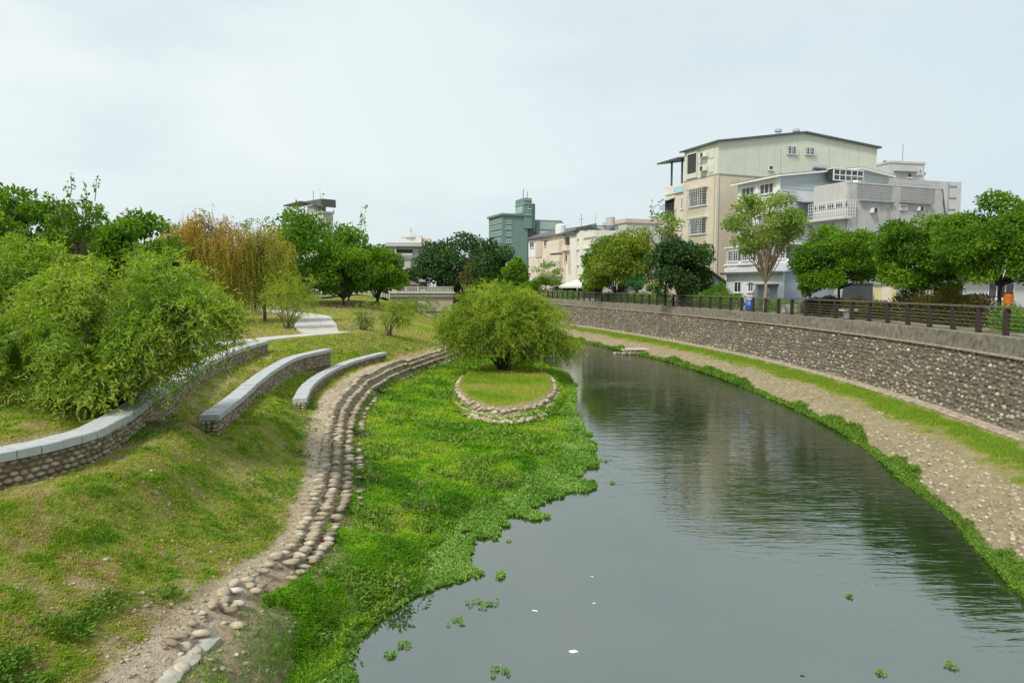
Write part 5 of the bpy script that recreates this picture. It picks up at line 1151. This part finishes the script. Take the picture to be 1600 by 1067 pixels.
# trees of the left bank
tree('broadleaf_tree', 'wide dark green tree with flat layered crown rising behind the biggest willow bush', 20, 40, None, (-110, 125, 286, 445), LM['mid'], leaf=.30, n=12000, clumps=60, trunk_r=.25, flat=.5, spread=.2, seed=41)
tree('broadleaf_tree', 'airy twiggy tree with sparse shoots sticking up beside the wide dark tree', 128, 37, None, (70, 165, 285, 420), LM['mid'], leaf=.22, n=3200, clumps=40, airy=1, spread=.17, shoots=4, seed=42, gapp=.42)
tree('broadleaf_tree', 'round mid green tree between the wide dark tree and the rusty trees', 215, 47, None, (150, 285, 332, 470), LM['mid'], leaf=.30, n=8500, clumps=44, seed=43)
tree('broadleaf_tree', 'dark low tree behind the round mid green tree', 120, 56, None, (60, 215, 345, 480), LM['dark'], leaf=.4, n=5000, clumps=36, seed=44)
weeping('weeping_tree', 'rusty orange weeping tree, the most orange of the three with hanging strands', 350, 50, H1(-21, 50), (268, 382, 326, 490), LM['orange'], n_str=820, leaf=.18, seed=51)
weeping('weeping_tree', 'yellow-olive weeping tree with brown trunk standing beside the footpath', 414, 53, H1(-19.2, 53), (362, 456, 348, 486), LM['olive'], n_str=760, leaf=.18, seed=52)
weeping('weeping_tree', 'olive-brown weeping tree behind the most orange one, nearest the willow bush', 300, 56, H1(-26, 56), (240, 330, 340, 485), LM['olive'], n_str=700, leaf=.18, seed=53)
tree('bare_tree', 'nearly bare twiggy tree poking above the rusty weeping trees', 300, 66, None, (238, 345, 318, 420), LM['yellowgreen'], leaf=.28, n=1500, clumps=40, airy=1, spread=.13, shoots=0, seed=45, gapp=.4, trunk_r=.14)
tree('bare_tree', 'thin twiggy tree right behind the yellow-olive weeping tree', 398, 70, None, (345, 452, 318, 430), LM['yellowgreen'], leaf=.26, n=1300, clumps=40, airy=1, spread=.13, shoots=0, seed=46, gapp=.4, trunk_r=.13)
tree('broadleaf_tree', 'fresh light green tree with feathery top in front of the white roof-deck block', 476, 76, None, (424, 530, 316, 476), LM['fresh'], leaf=.36, n=10000, clumps=60, gapp=.28, shoots=3, seed=47)
tree('broadleaf_tree', 'pointed fresh green tree right of the white roof-deck block', 545, 84, None, (498, 588, 342, 474), LM['fresh'], leaf=.38, n=9000, clumps=54, gapp=.28, shoots=4, seed=48)
tree('broadleaf_tree', 'mid green tree with dark forked trunk where the footpath meets the grey road', 538, 78, None, (470, 594, 384, 470), LM['mid'], leaf=.36, n=9000, clumps=46, bark='dark_bark', seed=49)
tree('broadleaf_tree', 'deep green rounded tree, rightmost of the left bank group, near the bridge', 586, 86, None, (545, 634, 374, 472), LM['mid'], leaf=.36, n=10500, clumps=46, bark='dark_bark', seed=50, stems=2)
for i, (px, d, bx, lb) in enumerate([(60, 75, (-40, 170, 372, 470), 'low far tree seen through gaps at the left edge'), (330, 84, (250, 420, 392, 470), 'far green tree filling in behind the rusty weeping trees'), (470, 98, (420, 530, 405, 462), 'far dark tree at the bend of the footpath')]):
    tree('broadleaf_tree', lb, px, d, None, bx, LM['dark'] if i != 1 else LM['mid'], leaf=.45, n=4500, clumps=34, seed=60 + i)
# far bank trees
tree('broadleaf_tree', 'large bluish dark tree, widest of the far trees, before the sea-green block', 712, 168, 4.5, (644, 790, 358, 472), LM['dark'], leaf=.75, n=12000, clumps=60, bark='dark_bark', trunk_r=.4, stems=3, spread=.2, seed=71)
tree('broadleaf_tree', 'dark pine-like tree with uneven top, right shoulder of the large dark tree', 770, 136, 4.4, (735, 812, 372, 462), LM['dark'], leaf=.6, n=6000, clumps=40, bark='dark_bark', seed=72)
tree('broadleaf_tree', 'dark low tree hiding the foot of the grey villa', 648, 172, 4.5, (626, 672, 416, 458), LM['dark'], leaf=.5, n=3500, clumps=26, bark='dark_bark', seed=70)
tree('round_shrub', 'light green shrub beside the far white fence and villa', 622, 140, 4.4, (606, 640, 426, 458), LM['fresh'], leaf=.45, n=1800, clumps=20, trunk_r=.08, seed=69)
tree('broadleaf_tree', 'small round tree with reddish young leaves in the dark tree shade', 737, 149, 4.4, (716, 762, 404, 462), LM['rust'], leaf=.45, n=2200, clumps=22, seed=73)
tree('broadleaf_tree', 'small dark olive tree behind the lamp above the island bush', 762, 134, 4.2, (738, 790, 412, 462), LM['mid'], leaf=.42, n=2600, clumps=24, seed=74)
tree('broadleaf_tree', 'rounded green tree against the cream townhouse corner', 808, 118, 4.2, (784, 830, 398, 462), LM['mid'], leaf=.45, n=4200, clumps=26, seed=75)
tree('sapling', 'sparse pale tree letting the cream townhouse wall show through', 851, 104, 4.1, (828, 884, 400, 448), LM['sparse'], leaf=.3, n=1100, clumps=26, airy=1, spread=.2, bark='pale_bark', trunk_r=.1, seed=76, gapp=.35)
tree('clipped_shrub', 'dense dark green shrub behind the fence below the cream townhouse', 852, 103, 4.0, (818, 884, 434, 458), LM['mid'], leaf=.3, n=2600, clumps=26, depth=1.4, trunk_r=.06, seed=77)
tree('broadleaf_tree', 'large yellow-green tree beside the marquee', 966, 80, 3.98, (912, 1030, 358, 474), LM['yellowgreen'], leaf=.34, n=14000, clumps=60, bark='dark_bark', stems=2, seed=78, spread=.22)
tree('broadleaf_tree', 'green tree pressed against the left side of the large yellow-green tree', 935, 87, 3.98, (906, 964, 380, 470), LM['mid'], leaf=.36, n=7000, clumps=36, bark='dark_bark', seed=79)
tree('broadleaf_tree', 'dark dense tree behind the street lamp before the beige house', 1068, 64, 3.96, (1014, 1114, 366, 474), LM['dark'], leaf=.32, n=13000, clumps=56, bark='dark_bark', seed=80)
tree('sapling', 'wispy pale green tree at the rear wing of the beige house', 1030, 74, 3.96, (992, 1074, 326, 396), LM['sparse'], leaf=.30, n=1300, clumps=30, airy=1, spread=.18, bark='pale_bark', trunk_r=.09, seed=81, gapp=.35, shoots=5)
tree('round_shrub', 'small round bright green shrub by the fence between two larger trees', 995, 76, 3.96, (980, 1012, 430, 460), LM['bright'], leaf=.22, n=1800, clumps=22, trunk_r=.05, seed=82)
tree('flowering_shrub', 'yellow-orange flowering shrub right of the small round shrub', 1020, 74, 3.96, (1008, 1036, 440, 464), LM['yellowgreen'], leaf=.24, n=800, clumps=14, trunk_r=.05, seed=83)
tree('slender_tree', 'slender pale-trunked tree with airy crown before the white shed', 1196, 50.5, 3.96, (1128, 1262, 290, 408), LM['sparse'], leaf=.25, n=10500, clumps=72, airy=1, spread=.16, bark='pale_bark', trunk_r=.15, fork=.1, seed=84, gapp=.24, lw=.42, low=.45, forkz=443)
gr = 'dense round trees along the fence'
tree('round_tree', 'round-headed green tree nearest the white shed', 1312, 43, 3.96, (1234, 1384, 344, 474), LM['mid'], leaf=.19, n=27000, clumps=80, forkz=452, bark='dark_bark', trunk_r=.10, group=gr, seed=85, gapp=.30, spread=.19)
tree('round_tree', 'middle round-headed tree between the yellow shed and the rusty hedge', 1440, 37, 3.96, (1360, 1530, 328, 476), LM['mid'], leaf=.18, n=30000, clumps=86, forkz=452, bark='dark_bark', trunk_r=.10, group=gr, seed=86, gapp=.30, spread=.18)
tree('round_tree', 'tallest round tree with fork trunk by the orange drum', 1562, 31.5, 3.96, (1466, 1670, 296, 470), LM['mid'], leaf=.17, n=34000, clumps=92, forkz=448, bark='dark_bark', trunk_r=.11, group=gr, seed=87, gapp=.30, spread=.17)
tree('sapling', 'thin dark-stemmed sapling under the round tree nearest the shed', 1265, 45, 3.96, (1250, 1286, 425, 466), LM['mid'], leaf=.2, n=900, clumps=16, airy=1, bark='dark_bark', trunk_r=.05, seed=89)
# hedges and low planting behind the fence: each bed is a plant mass of its own
def hedge(name, label, s, n, mat, h=.8, wdt=.6, leaf=.12, kind='hedge'):
    P, ln = spline(s, 60); k = rng.random(n) * 59; i = k.astype(int); u = (k - i)[:, None]; A = P[i] * (1 - u) + P[np.minimum(i + 1, 59)] * u
    hh = h * (.55 + .75 * fbm(k * ln / 59 + 10, 0 * k + 5, .8, 3)); ang = rng.uniform(0, math.pi, n); rr = rng.random(n) ** .4
    X = A[:, 0] + np.cos(ang) * rr * wdt; Z = np.sin(ang) * rr * hh; Y = A[:, 1] + rng.normal(0, .2, n); o = P[30]
    root = empty(name, label, kind, (o[0], o[1], 3.97)); Q = np.stack([X - o[0], Y - o[1], np.maximum(Z, .02)], 1)
    D = unit(np.stack([np.cos(ang), rng.normal(0, .6, n), np.sin(ang) + .4], 1) + rng.normal(0, .4, (n, 3)))
    leaves('foliage', Q, D, leaf * rng.uniform(.7, 1.3, n), leaf * .5, np.clip(rng.random(n) * .6 + (fbm(k * .9, Z * 2, 1, 2) - .3) * .8, 0, 1), mat, root)
    mb = MB()
    for j in range(2, 58, 4): limb(mb, (P[j, 0] - o[0], P[j, 1] - o[1], -.1), (P[j, 0] - o[0] + rng.normal(0, .1), P[j, 1] - o[1], h * .6), .02, .008, n=4, seg=3)
    mb.build('stems', M['dark_bark'], root); return root
off = lambda y0, y1, d: [(float(XTOE(y)) + d, y) for y in np.linspace(y0, y1, 5)]
hedge('hedge', 'rust-tinged hedge behind the fence under the tallest round tree', off(30.8, 37.5, 4.0), 15000, LM['rust'], 1.7, .8)
hedge('hedge', 'low olive-brown hedge behind the fence below the middle round tree', off(37.5, 46, 3.2), 12000, LM['rust'], 1.15, .7)
hedge('hedge', 'bright low shrubs behind the fence at the foot of the slender tree', off(47, 53, 3.3), 3600, LM['bank'], .85, .6, .13)
hedge('hedge', 'dark leafy planting behind the fence before the beige house', off(55, 66, 2.9), 7000, LM['mid'], 1.4, .7, .16)
hedge('hedge', 'dark green hedge behind the fence near the marquee', off(68, 84, 2.9), 5400, LM['mid'], 1.1, .7, .2)
hedge('hedge', 'low green hedge behind the fence at the right edge, around the orange drum', off(18, 29, 3.6), 15000, LM['bank'], 1.05, .8)
hedge('hedge', 'pale green scrub along the top of the far river wall', off(92, 120, 3.2), 2600, LM['fresh'], 1.2, .8, .3)
P = at(1163, 470, 4.0)
tree('palm_shrub', 'small spiky dark shrub between the lean-to and the white shed', 1127, 60, 3.96, (1108, 1142, 444, 472), LM['mid'], leaf=.5, n=380, clumps=12, lw=.14, trunk_r=.05, seed=91)

# ------------------------------------------------------------------ grass and ground plants (nobody could count these)
def pick(n, x0, x1, y0, y1, pw=1.4):
    """random spots, thicker near the camera"""
    u = rng.random(n); a, b = y0 ** (1 - pw), y1 ** (1 - pw); y = (a + (b - a) * u) ** (1 / (1 - pw)); return rng.uniform(0, 1, n) * (x1(y) - x0(y)) + x0(y), y
def inview(x, y, m=.06): return (np.abs(x / y) < .78 + m) & (y > 5.5)
x, y = pick(620000, lambda y: np.maximum(-13.5, -.84 * y), lambda y: XL(y) - .12, 6, 48, 1.5)
g = grassiness(x, y); k = inview(x, y) & (rng.random(len(x)) < np.clip(g * 1.3 - .15, .05, 1) * (.25 + .9 * sstep(.40, .58, fbm(x, y, .16, 2, 44.))))
for PB in (B1, B2, B3):
    PB = np.array(PB); q = np.interp(y, PB[:, 1], PB[:, 0]); k &= ~((x > q - .45) & (x < q + .05) & (y > PB[0, 1] - .05) & (y < PB[-1, 1] + .05))
# nothing grows through the concrete path
k &= ~on_path(x, y)
x, y, g = x[k], y[k], g[k]; z = height(x, y); n = len(x); far = np.clip(y / 12, .8, 3.2)
tu = fbm(x, y, .13, 2, 44.); hgt = .048 * rng.uniform(.4, 1.5, n) * far ** .5 * (.55 + .7 * g) * (.5 + 1.1 * tu); wd = .0155 * far
t = np.clip(.05 + g * .72 + rng.normal(0, .17, n) + .25 * (fbm(x, y, 1.2, 2, 31.) - .5), 0, 1)
t = np.clip(t + .8 * (fbm(x, y, .32, 2, 13.) - .5) + 1.0 * (tu - .5), 0, 1)
tag(blades('lawn_grass', np.stack([x, y, z - .006], 1), hgt, wd, 1.6, t, LM['lawn']), kind='stuff')
# low broad weeds in rosettes on the slope
x, y = pick(2200, lambda y: np.maximum(-9, -.8 * y), lambda y: XL(y) - .3, 6.3, 26, 1.6); w = fbm(x, y, .7, 2, 71.) + .35 * (fbm(x, y, 3, 2, 15.) - .5); k = inview(x, y) & (w > .62); x, y = x[k], y[k]; z = height(x, y); m = 22
sc = rng.uniform(.5, 1.35, len(x)); a = rng.uniform(0, 6.28, (len(x), m)); r_ = rng.random((len(x), m)) ** .6 * .13 * sc[:, None]
X = x[:, None] + np.cos(a) * r_; Y = y[:, None] + np.sin(a) * r_; Z = z[:, None] + .01 + rng.random((len(x), m)) * .05 * sc[:, None]
D = unit(np.stack([np.cos(a), np.sin(a), rng.uniform(.1, .9, a.shape)], -1).reshape(-1, 3)); n = X.size
tag(leaves('weeds', np.stack([X, Y, Z], -1).reshape(-1, 3), D, .055 * rng.uniform(.7, 1.4, n) * np.repeat(sc, m), .03 * np.repeat(sc, m), np.clip(rng.random(n) * .7, 0, 1), LM['bank']), kind='stuff')
# pebbles, twigs and fallen leaves on the bare earth
x, y = pick(3000, lambda y: XL(y) - 2.2, lambda y: XL(y) + 1.4, 6.2, 34, 1.7); k = inview(x, y) & (rng.random(len(x)) < np.where(x > XL(y) - .8, 1, .3)); x, y = x[k], y[k]; n = len(x); s = .012 + .035 * rng.random(n) ** 3
o = stones('pebbles', np.stack([x, y, height(x, y) + s * .1], 1), np.stack([s * 1.3, s, s * .6], 1), rng.uniform(0, 3, n), M['river_stone']); tag(o, kind='stuff')
LM['litter'] = leaf_mat('fallen_leaf', [(0, (.16, .10, .05)), (.5, (.33, .22, .10)), (1, (.55, .42, .22))], trans=.1)
x, y = pick(9000, lambda y: np.maximum(-11, -.82 * y), lambda y: XL(y) + 1.0, 6.2, 32, 1.6); k = inview(x, y) & (fbm(x, y, .8, 3, 66.) > .47); x, y = x[k], y[k]; n = len(x); D = unit(np.stack([rng.normal(0, 1, n), rng.normal(0, 1, n), rng.normal(0, .18, n)], 1)); fr = np.clip(y / 11, .9, 2)
tag(leaves('fallen_leaves', np.stack([x, y, height(x, y) + .012 + .02 * rng.random(n)], 1), D, .05 * fr * rng.uniform(.5, 1.4, n), .018 * fr * rng.uniform(.6, 1.5, n), rng.random(n), LM['litter']), kind='stuff')
# the marsh: lush mixed herbs from the ledge to the water, thinner on the dry foot of the ledge
def marsh_ok(x, y):
    u = x - XL(y) - FOOTW(y); e = np.sqrt(((x - ISL[0]) / ISL[2]) ** 2 + ((y - ISL[1]) / ISL[3]) ** 2)
    nn = fbm(x, y, .9, 3, 41.); dry = .95 * sstep(15.5, 10.5, y) + .60
    return ((u + rng.normal(0, 1, len(x)) * (.2 + .4 * sstep(16, 11, y)) > -.25 + (nn - .45) * 1.6 + dry - .5) | ((u > -.35) & (fbm(x, y, .4, 3, 77.) > .64 + .02 * np.clip(14 - y, 0, 3)) & (y > 6))) & (e > .975) & (x < XLAND(y) + .35 + (nn - .5) * .8)
x, y = pick(250000, lambda y: XL(y) + .4, lambda y: XLAND(y) + .8, 7.5, 52, 1.35); k = inview(x, y, .02) & marsh_ok(x, y) & (rng.random(len(x)) < .12 + .9 * sstep(.30, .46, fbm(x, y, .55, 3, 88.) + .08 * sstep(1, 3, x - XL(y)))); x, y = x[k], y[k]; z = np.maximum(height(x, y), .0); n = len(x)
tall = sstep(.50, .72, fbm(x, y, 1.5, 3, 51.)) * sstep(30, 14, y) * .8 + .9 * sstep(.9, .15, np.abs(x - XLAND(y) + .35)) * sstep(22, 15, y) * sstep(.35, .55, fbm(x, y, 1.1, 2, 8.))
far = np.clip(y / 14, .75, 2.6); hh = (.035 + .05 * fbm(x, y, .5, 2, 5.) + .16 * tall) ; zz_ = z + hh * rng.random(n) ** .6
D = unit(np.stack([rng.normal(0, 1, n), rng.normal(0, 1, n), rng.uniform(.0, .7, n)], 1)); hue = fbm(x, y, 2.2, 3, 14.)
t = np.clip(.54 + 1.9 * (hue - .5) + .9 * (fbm(x, y, .5, 2, 24.) - .5) + rng.normal(0, .2, n) - .25 * tall, 0, 1)
tag(leaves('marsh_plants', np.stack([x, y, zz_], 1), D, .062 * far * rng.uniform(.6, 1.35, n), .026 * far * rng.uniform(.7, 1.3, n), t, LM['marsh']), kind='stuff')
x, y = pick(120000, lambda y: XL(y) + .5, lambda y: XLAND(y) + .5, 7.5, 46, 1.4); k = inview(x, y, .02) & marsh_ok(x, y); x, y = x[k], y[k]; z = np.maximum(height(x, y), 0); n = len(x); far = np.clip(y / 14, .75, 2.4)
tl = .6 + .9 * sstep(.5, .7, fbm(x, y, 1.5, 3, 51.)) * sstep(30, 14, y) + 1.3 * sstep(.9, .15, np.abs(x - XLAND(y) + .35)) * sstep(22, 15, y) * sstep(.35, .55, fbm(x, y, 1.1, 2, 8.))
tag(blades('marsh_grass', np.stack([x, y, z], 1), .11 * rng.uniform(.4, 1.4, n) * tl, .010 * far, 1.2, np.clip(.45 + 1.4 * (fbm(x, y, 2.2, 3, 14.) - .5) + rng.normal(0, .18, n), 0, 1), LM['marsh']), kind='stuff')
x, y = pick(60000, lambda y: XL(y) + .6, lambda y: XLAND(y) + .3, 7.5, 46, 1.4); k = inview(x, y, .02) & marsh_ok(x, y) & (fbm(x, y, 1.1, 3, 93.) > .60); x, y = x[k], y[k]; n = len(x); far = np.clip(y / 14, .75, 2.2)
D = unit(np.stack([rng.normal(0, 1, n), rng.normal(0, 1, n), rng.uniform(.1, 1.3, n)], 1))
tag(leaves('marsh_herbs', np.stack([x, y, np.maximum(height(x, y), 0) + .16 * rng.random(n)], 1), D, .10 * far * rng.uniform(.5, 1.3, n), .052 * far, np.clip(.25 + rng.random(n) * .75, 0, 1), LM['bank']), kind='stuff')
x, y = pick(9000, lambda y: XL(y) + .5, lambda y: XLAND(y) + .4, 7.5, 40, 1.5); k = inview(x, y, .02) & marsh_ok(x, y) & (fbm(x, y, .7, 2, 53.) > .5); x, y = x[k], y[k]; n = len(x)
tag(blades('dead_stalks', np.stack([x, y, np.maximum(height(x, y), 0)], 1), .20 * rng.uniform(.5, 1.3, n), .010 * np.clip(y / 12, .8, 2), 1.8, rng.uniform(.5, 1, n), LM['litter']), kind='stuff')
# taller broad-leaved herbs standing out of the marsh
for px, py, h_, w_, lb in ((655, 800, .55, .5, 'dark leafy herb clump standing in the middle of the green marsh'), (612, 905, .5, .45, 'tall herb clump on the marsh edge above the floating plants'), (775, 752, .4, .5, 'low dark herb patch beside a wet hollow of the marsh'), (560, 690, .35, .4, 'weed clump on the marsh edge beside the stone ledge'), (505, 985, .35, .4, 'weed clump at the waterside nearest the viewer')):
    p = at(px, py, .3); willow('herb_clump', lb, px, p[1], max(.05, H1(p[0], p[1])), [((0, 0, h_ * .5), (w_, w_ * .8, h_ * .55)), ((w_ * .7, .1, h_ * .35), (w_ * .6, w_ * .6, h_ * .4)), ((-w_ * .6, .1, h_ * .4), (w_ * .6, w_ * .5, h_ * .45))], LM['bank'], n_tw=150, leaf=.085, lw=.5, twig=.26, droop=.3, stems=2, seed=int(px), per=8, low=-.9, gapscale=.6)
# island turf
n = 40000; a = rng.uniform(0, 6.28, n); r_ = np.sqrt(rng.random(n)) * .9; x = ISL[0] + ISL[2] * r_ * np.cos(a); y = ISL[1] + ISL[3] * r_ * np.sin(a); k = (y < 44) & (rng.random(n) < sstep(.92, .78, r_ + (fbm(x, y, .7, 2) - .5) * .2) + .1); x, y = x[k], y[k]
tag(blades('island_turf', np.stack([x, y, height(x, y)], 1), .10 * rng.uniform(.5, 1.4, len(x)), .018, 1.4, np.clip(.62 + 1.1 * (fbm(x, y, 1.6, 3, 9.) - .5) + rng.normal(0, .13, len(x)), 0, 1), LM['lawn']), kind='stuff')
# floating fringe: rosettes on the water
def rosettes(x, y, sc, mleaf=9):
    m = mleaf; n = len(x); a = rng.uniform(0, 6.28, (n, 1)) + np.arange(m) * 2.4 + rng.normal(0, .2, (n, m)); el = np.linspace(1.0, .12, m)[None] + rng.normal(0, .12, (n, m))
    D = np.stack([np.cos(a) * np.cos(el), np.sin(a) * np.cos(el), np.sin(el)], -1); P = np.stack([x, y, np.full(n, .012)], 1)[:, None] + D * .012
    return P.reshape(-1, 3), unit(D.reshape(-1, 3)), (.06 * sc[:, None] * rng.uniform(.7, 1.2, (n, m))).ravel()
x, y = pick(34000, lambda y: XLAND(y) - .5, lambda y: XWL(y) + 1.1, 7.8, 47, 1.2); nn = .5 * fbm(x, y, 1.5, 2, 66.) + .5 * fbm(x, y, .6, 4, 61.); u = (x - XLAND(y)) / np.maximum(XWL(y) - XLAND(y), .3)
k = inview(x, y, .02) & (nn > .26 + .33 * sstep(.3, 1.1, u) + .15 * sstep(1.0, 1.3, u)) & (u < 1.5); x, y = x[k], y[k]
P, D, s = rosettes(x, y, np.clip(y / 13, .8, 2.2) * rng.uniform(.7, 1.3, len(x)))
tag(leaves('floating_plants', P, D, s, s * .72, np.clip(.45 + .9 * (np.repeat(fbm(x, y, .8, 2, 3.), 9) - .5) + rng.normal(0, .2, len(P)), 0, 1), LM['float'], fold=.12), kind='stuff')
# single floating clumps that drifted off
drift = [(755, 943, 7, 'largest drifting clump of floating plant, alone on open water'), (715, 972, 4, 'flat drifting clump midway between fringe and bottom edge'), (640, 1007, 4, 'drifting clump near the fringe, above the small dark one'), (608, 1027, 4, 'small dark drifting clump nearest the green fringe'),
         (782, 1049, 4, 'drifting clump lowest of all, mid bottom edge'), (943, 720, 5, 'drifting clump just off the marsh point'), (956, 755, 3, 'tiny drifting clump right of the marsh fringe'), (1330, 932, 2, 'tiny drifting plant on dark reflection far from the fringe'), (1485, 1040, 3, 'tiny drifting plant at lower right dark reflection'), (1378, 1052, 2, 'tiny drifting plant near bottom edge in the reflected trees')]
for px, py, c, lb in drift:
    p = at(px, py, 0); n = c * 2; x = rng.normal(0, .021 * c, n); y = rng.normal(0, .017 * c, n); P, D, s = rosettes(x, y, np.full(n, .75)); P[:, 2] += .004
    o = leaves('floating_plant', P, D, s, s * .7, rng.random(len(P)) * .8, LM['float'], fold=.12); o.location = (p[0], p[1], 0.0); tag(o, lb, 'water plant', 'clumps of floating plant adrift')
litter = [(925, 901, .05, 'white scrap of litter floating beyond the fringe, upper of two near each other'), (928, 942, .045, 'small pale scrap floating just below the upper white scrap'), (836, 954, .06, 'curled white scrap floating left of the other two scraps'), (896, 1017, .09, 'long pale feather-like scrap floating near bottom of the open water'), (1254, 1055, .05, 'dark speck of litter at the bottom edge')]
for px, py, s, lb in litter:
    p = at(px, py, 0.006); v, f = ICO1; vv = v * (1 + rng.normal(0, .25, (len(v), 1))) * np.array((s * .9, s * .4, s * .12)); o = mesh_np('litter', vv, f, M['white'] if 'dark' not in lb else M['dark'], smooth=False, loc=tuple(p)); o.rotation_euler = (0, 0, rng.uniform(-.5, .5)); tag(o, lb, 'litter', 'scraps floating on the river')
# right bank: green strip by the wall, dry stalks, stones on the slope, plants at the water's edge
x, y = pick(150000, lambda y: XWR(y) + .6, lambda y: XTOE(y) - .2, 10, 80, 1.3); w = (x - XWR(y)) / np.maximum(XTOE(y) - XWR(y), .5); n1 = fbm(x, y, 1.1, 4, 21.)
n2 = fbm(x, y, .3, 3, 2.); gs = sstep(.36, .62, w + (n1 - .5) * .5 + (n2 - .5) * .25) * sstep(.98, .84, w + (n1 - .5) * .3 + (n2 - .5) * .15); k = inview(x, y) & (rng.random(len(x)) < .10 + .9 * gs); x, y, gs = x[k], y[k], gs[k]; far = np.clip(y / 20, .8, 2.6)
tag(blades('bank_grass', np.stack([x, y, height(x, y) - .01], 1), .10 * rng.uniform(.4, 1.3, len(x)) * (.5 + .7 * gs), .012 * far, 1.3, np.clip(.12 + .7 * gs + rng.normal(0, .13, len(x)), 0, 1), LM['lawn']), kind='stuff')
x, y = pick(1400, lambda y: XWR(y) + .15, lambda y: XWR(y) + 1.7, 11, 75, 1.2); k = inview(x, y) & (fbm(x, y, 1.0, 3, 19.) > .36); x, y = x[k], y[k]; n = len(x); s = rng.uniform(.03, .075, n)
o = stones('bank_gravel', np.stack([x, y, height(x, y) + s * .05], 1), np.stack([s * 1.2, s, s * .7], 1), rng.uniform(0, 3, n), M['river_stone']); tag(o, kind='stuff')
x, y = pick(70000, lambda y: XWR(y) - .30, lambda y: XWR(y) + .75, 9.5, 90, 1.25); nn = fbm(x * 0 + y * 1.0, y, 2.6, 3, 81.); u = (x - XWR(y)); big = sstep(.46, .66, nn)
k = inview(x, y) & (u < .06 + .34 * big * (.4 + fbm(x, y, .6, 2, 7.))) & (rng.random(len(x)) < .5 + .5 * big); x, y, big = x[k], y[k], big[k]; n = len(x); far = np.clip(y / 18, .8, 2.6)
z = np.maximum(height(x, y), 0) + (.04 + .12 * big) * rng.random(n) ** .7; D = unit(np.stack([rng.normal(0, 1, n), rng.normal(0, 1, n), rng.uniform(0, 1.2, n)], 1))
tag(leaves('waterside_plants', np.stack([x, y, z], 1), D, .085 * far * rng.uniform(.6, 1.3, n), .036 * far, np.clip(.45 + rng.normal(0, .22, n) + .6 * (fbm(x, y, .7, 2, 2.) - .5), 0, 1), LM['bank']), kind='stuff')
# rough grass on the knoll and along the far left bank
x, y = pick(70000, lambda y: np.maximum(-.62 * y, -40), lambda y: XL(y) - .05, 38, 125, 1.2); k = inview(x, y); k &= ~on_path(x, y); k &= ~((y > 85) & (np.abs(x + 25) < 3)); x, y = x[k], y[k]
n1 = fbm(x, y, 4, 3, 33.); t = np.clip(.20 + 1.6 * (n1 - .45) + rng.normal(0, .14, len(x)), 0, 1)
tag(blades('rough_grass', np.stack([x, y, height(x, y)], 1), .17 * rng.uniform(.4, 1.4, len(x)), .05 * y / 60, 1.4, t, LM['lawn']), kind='stuff')
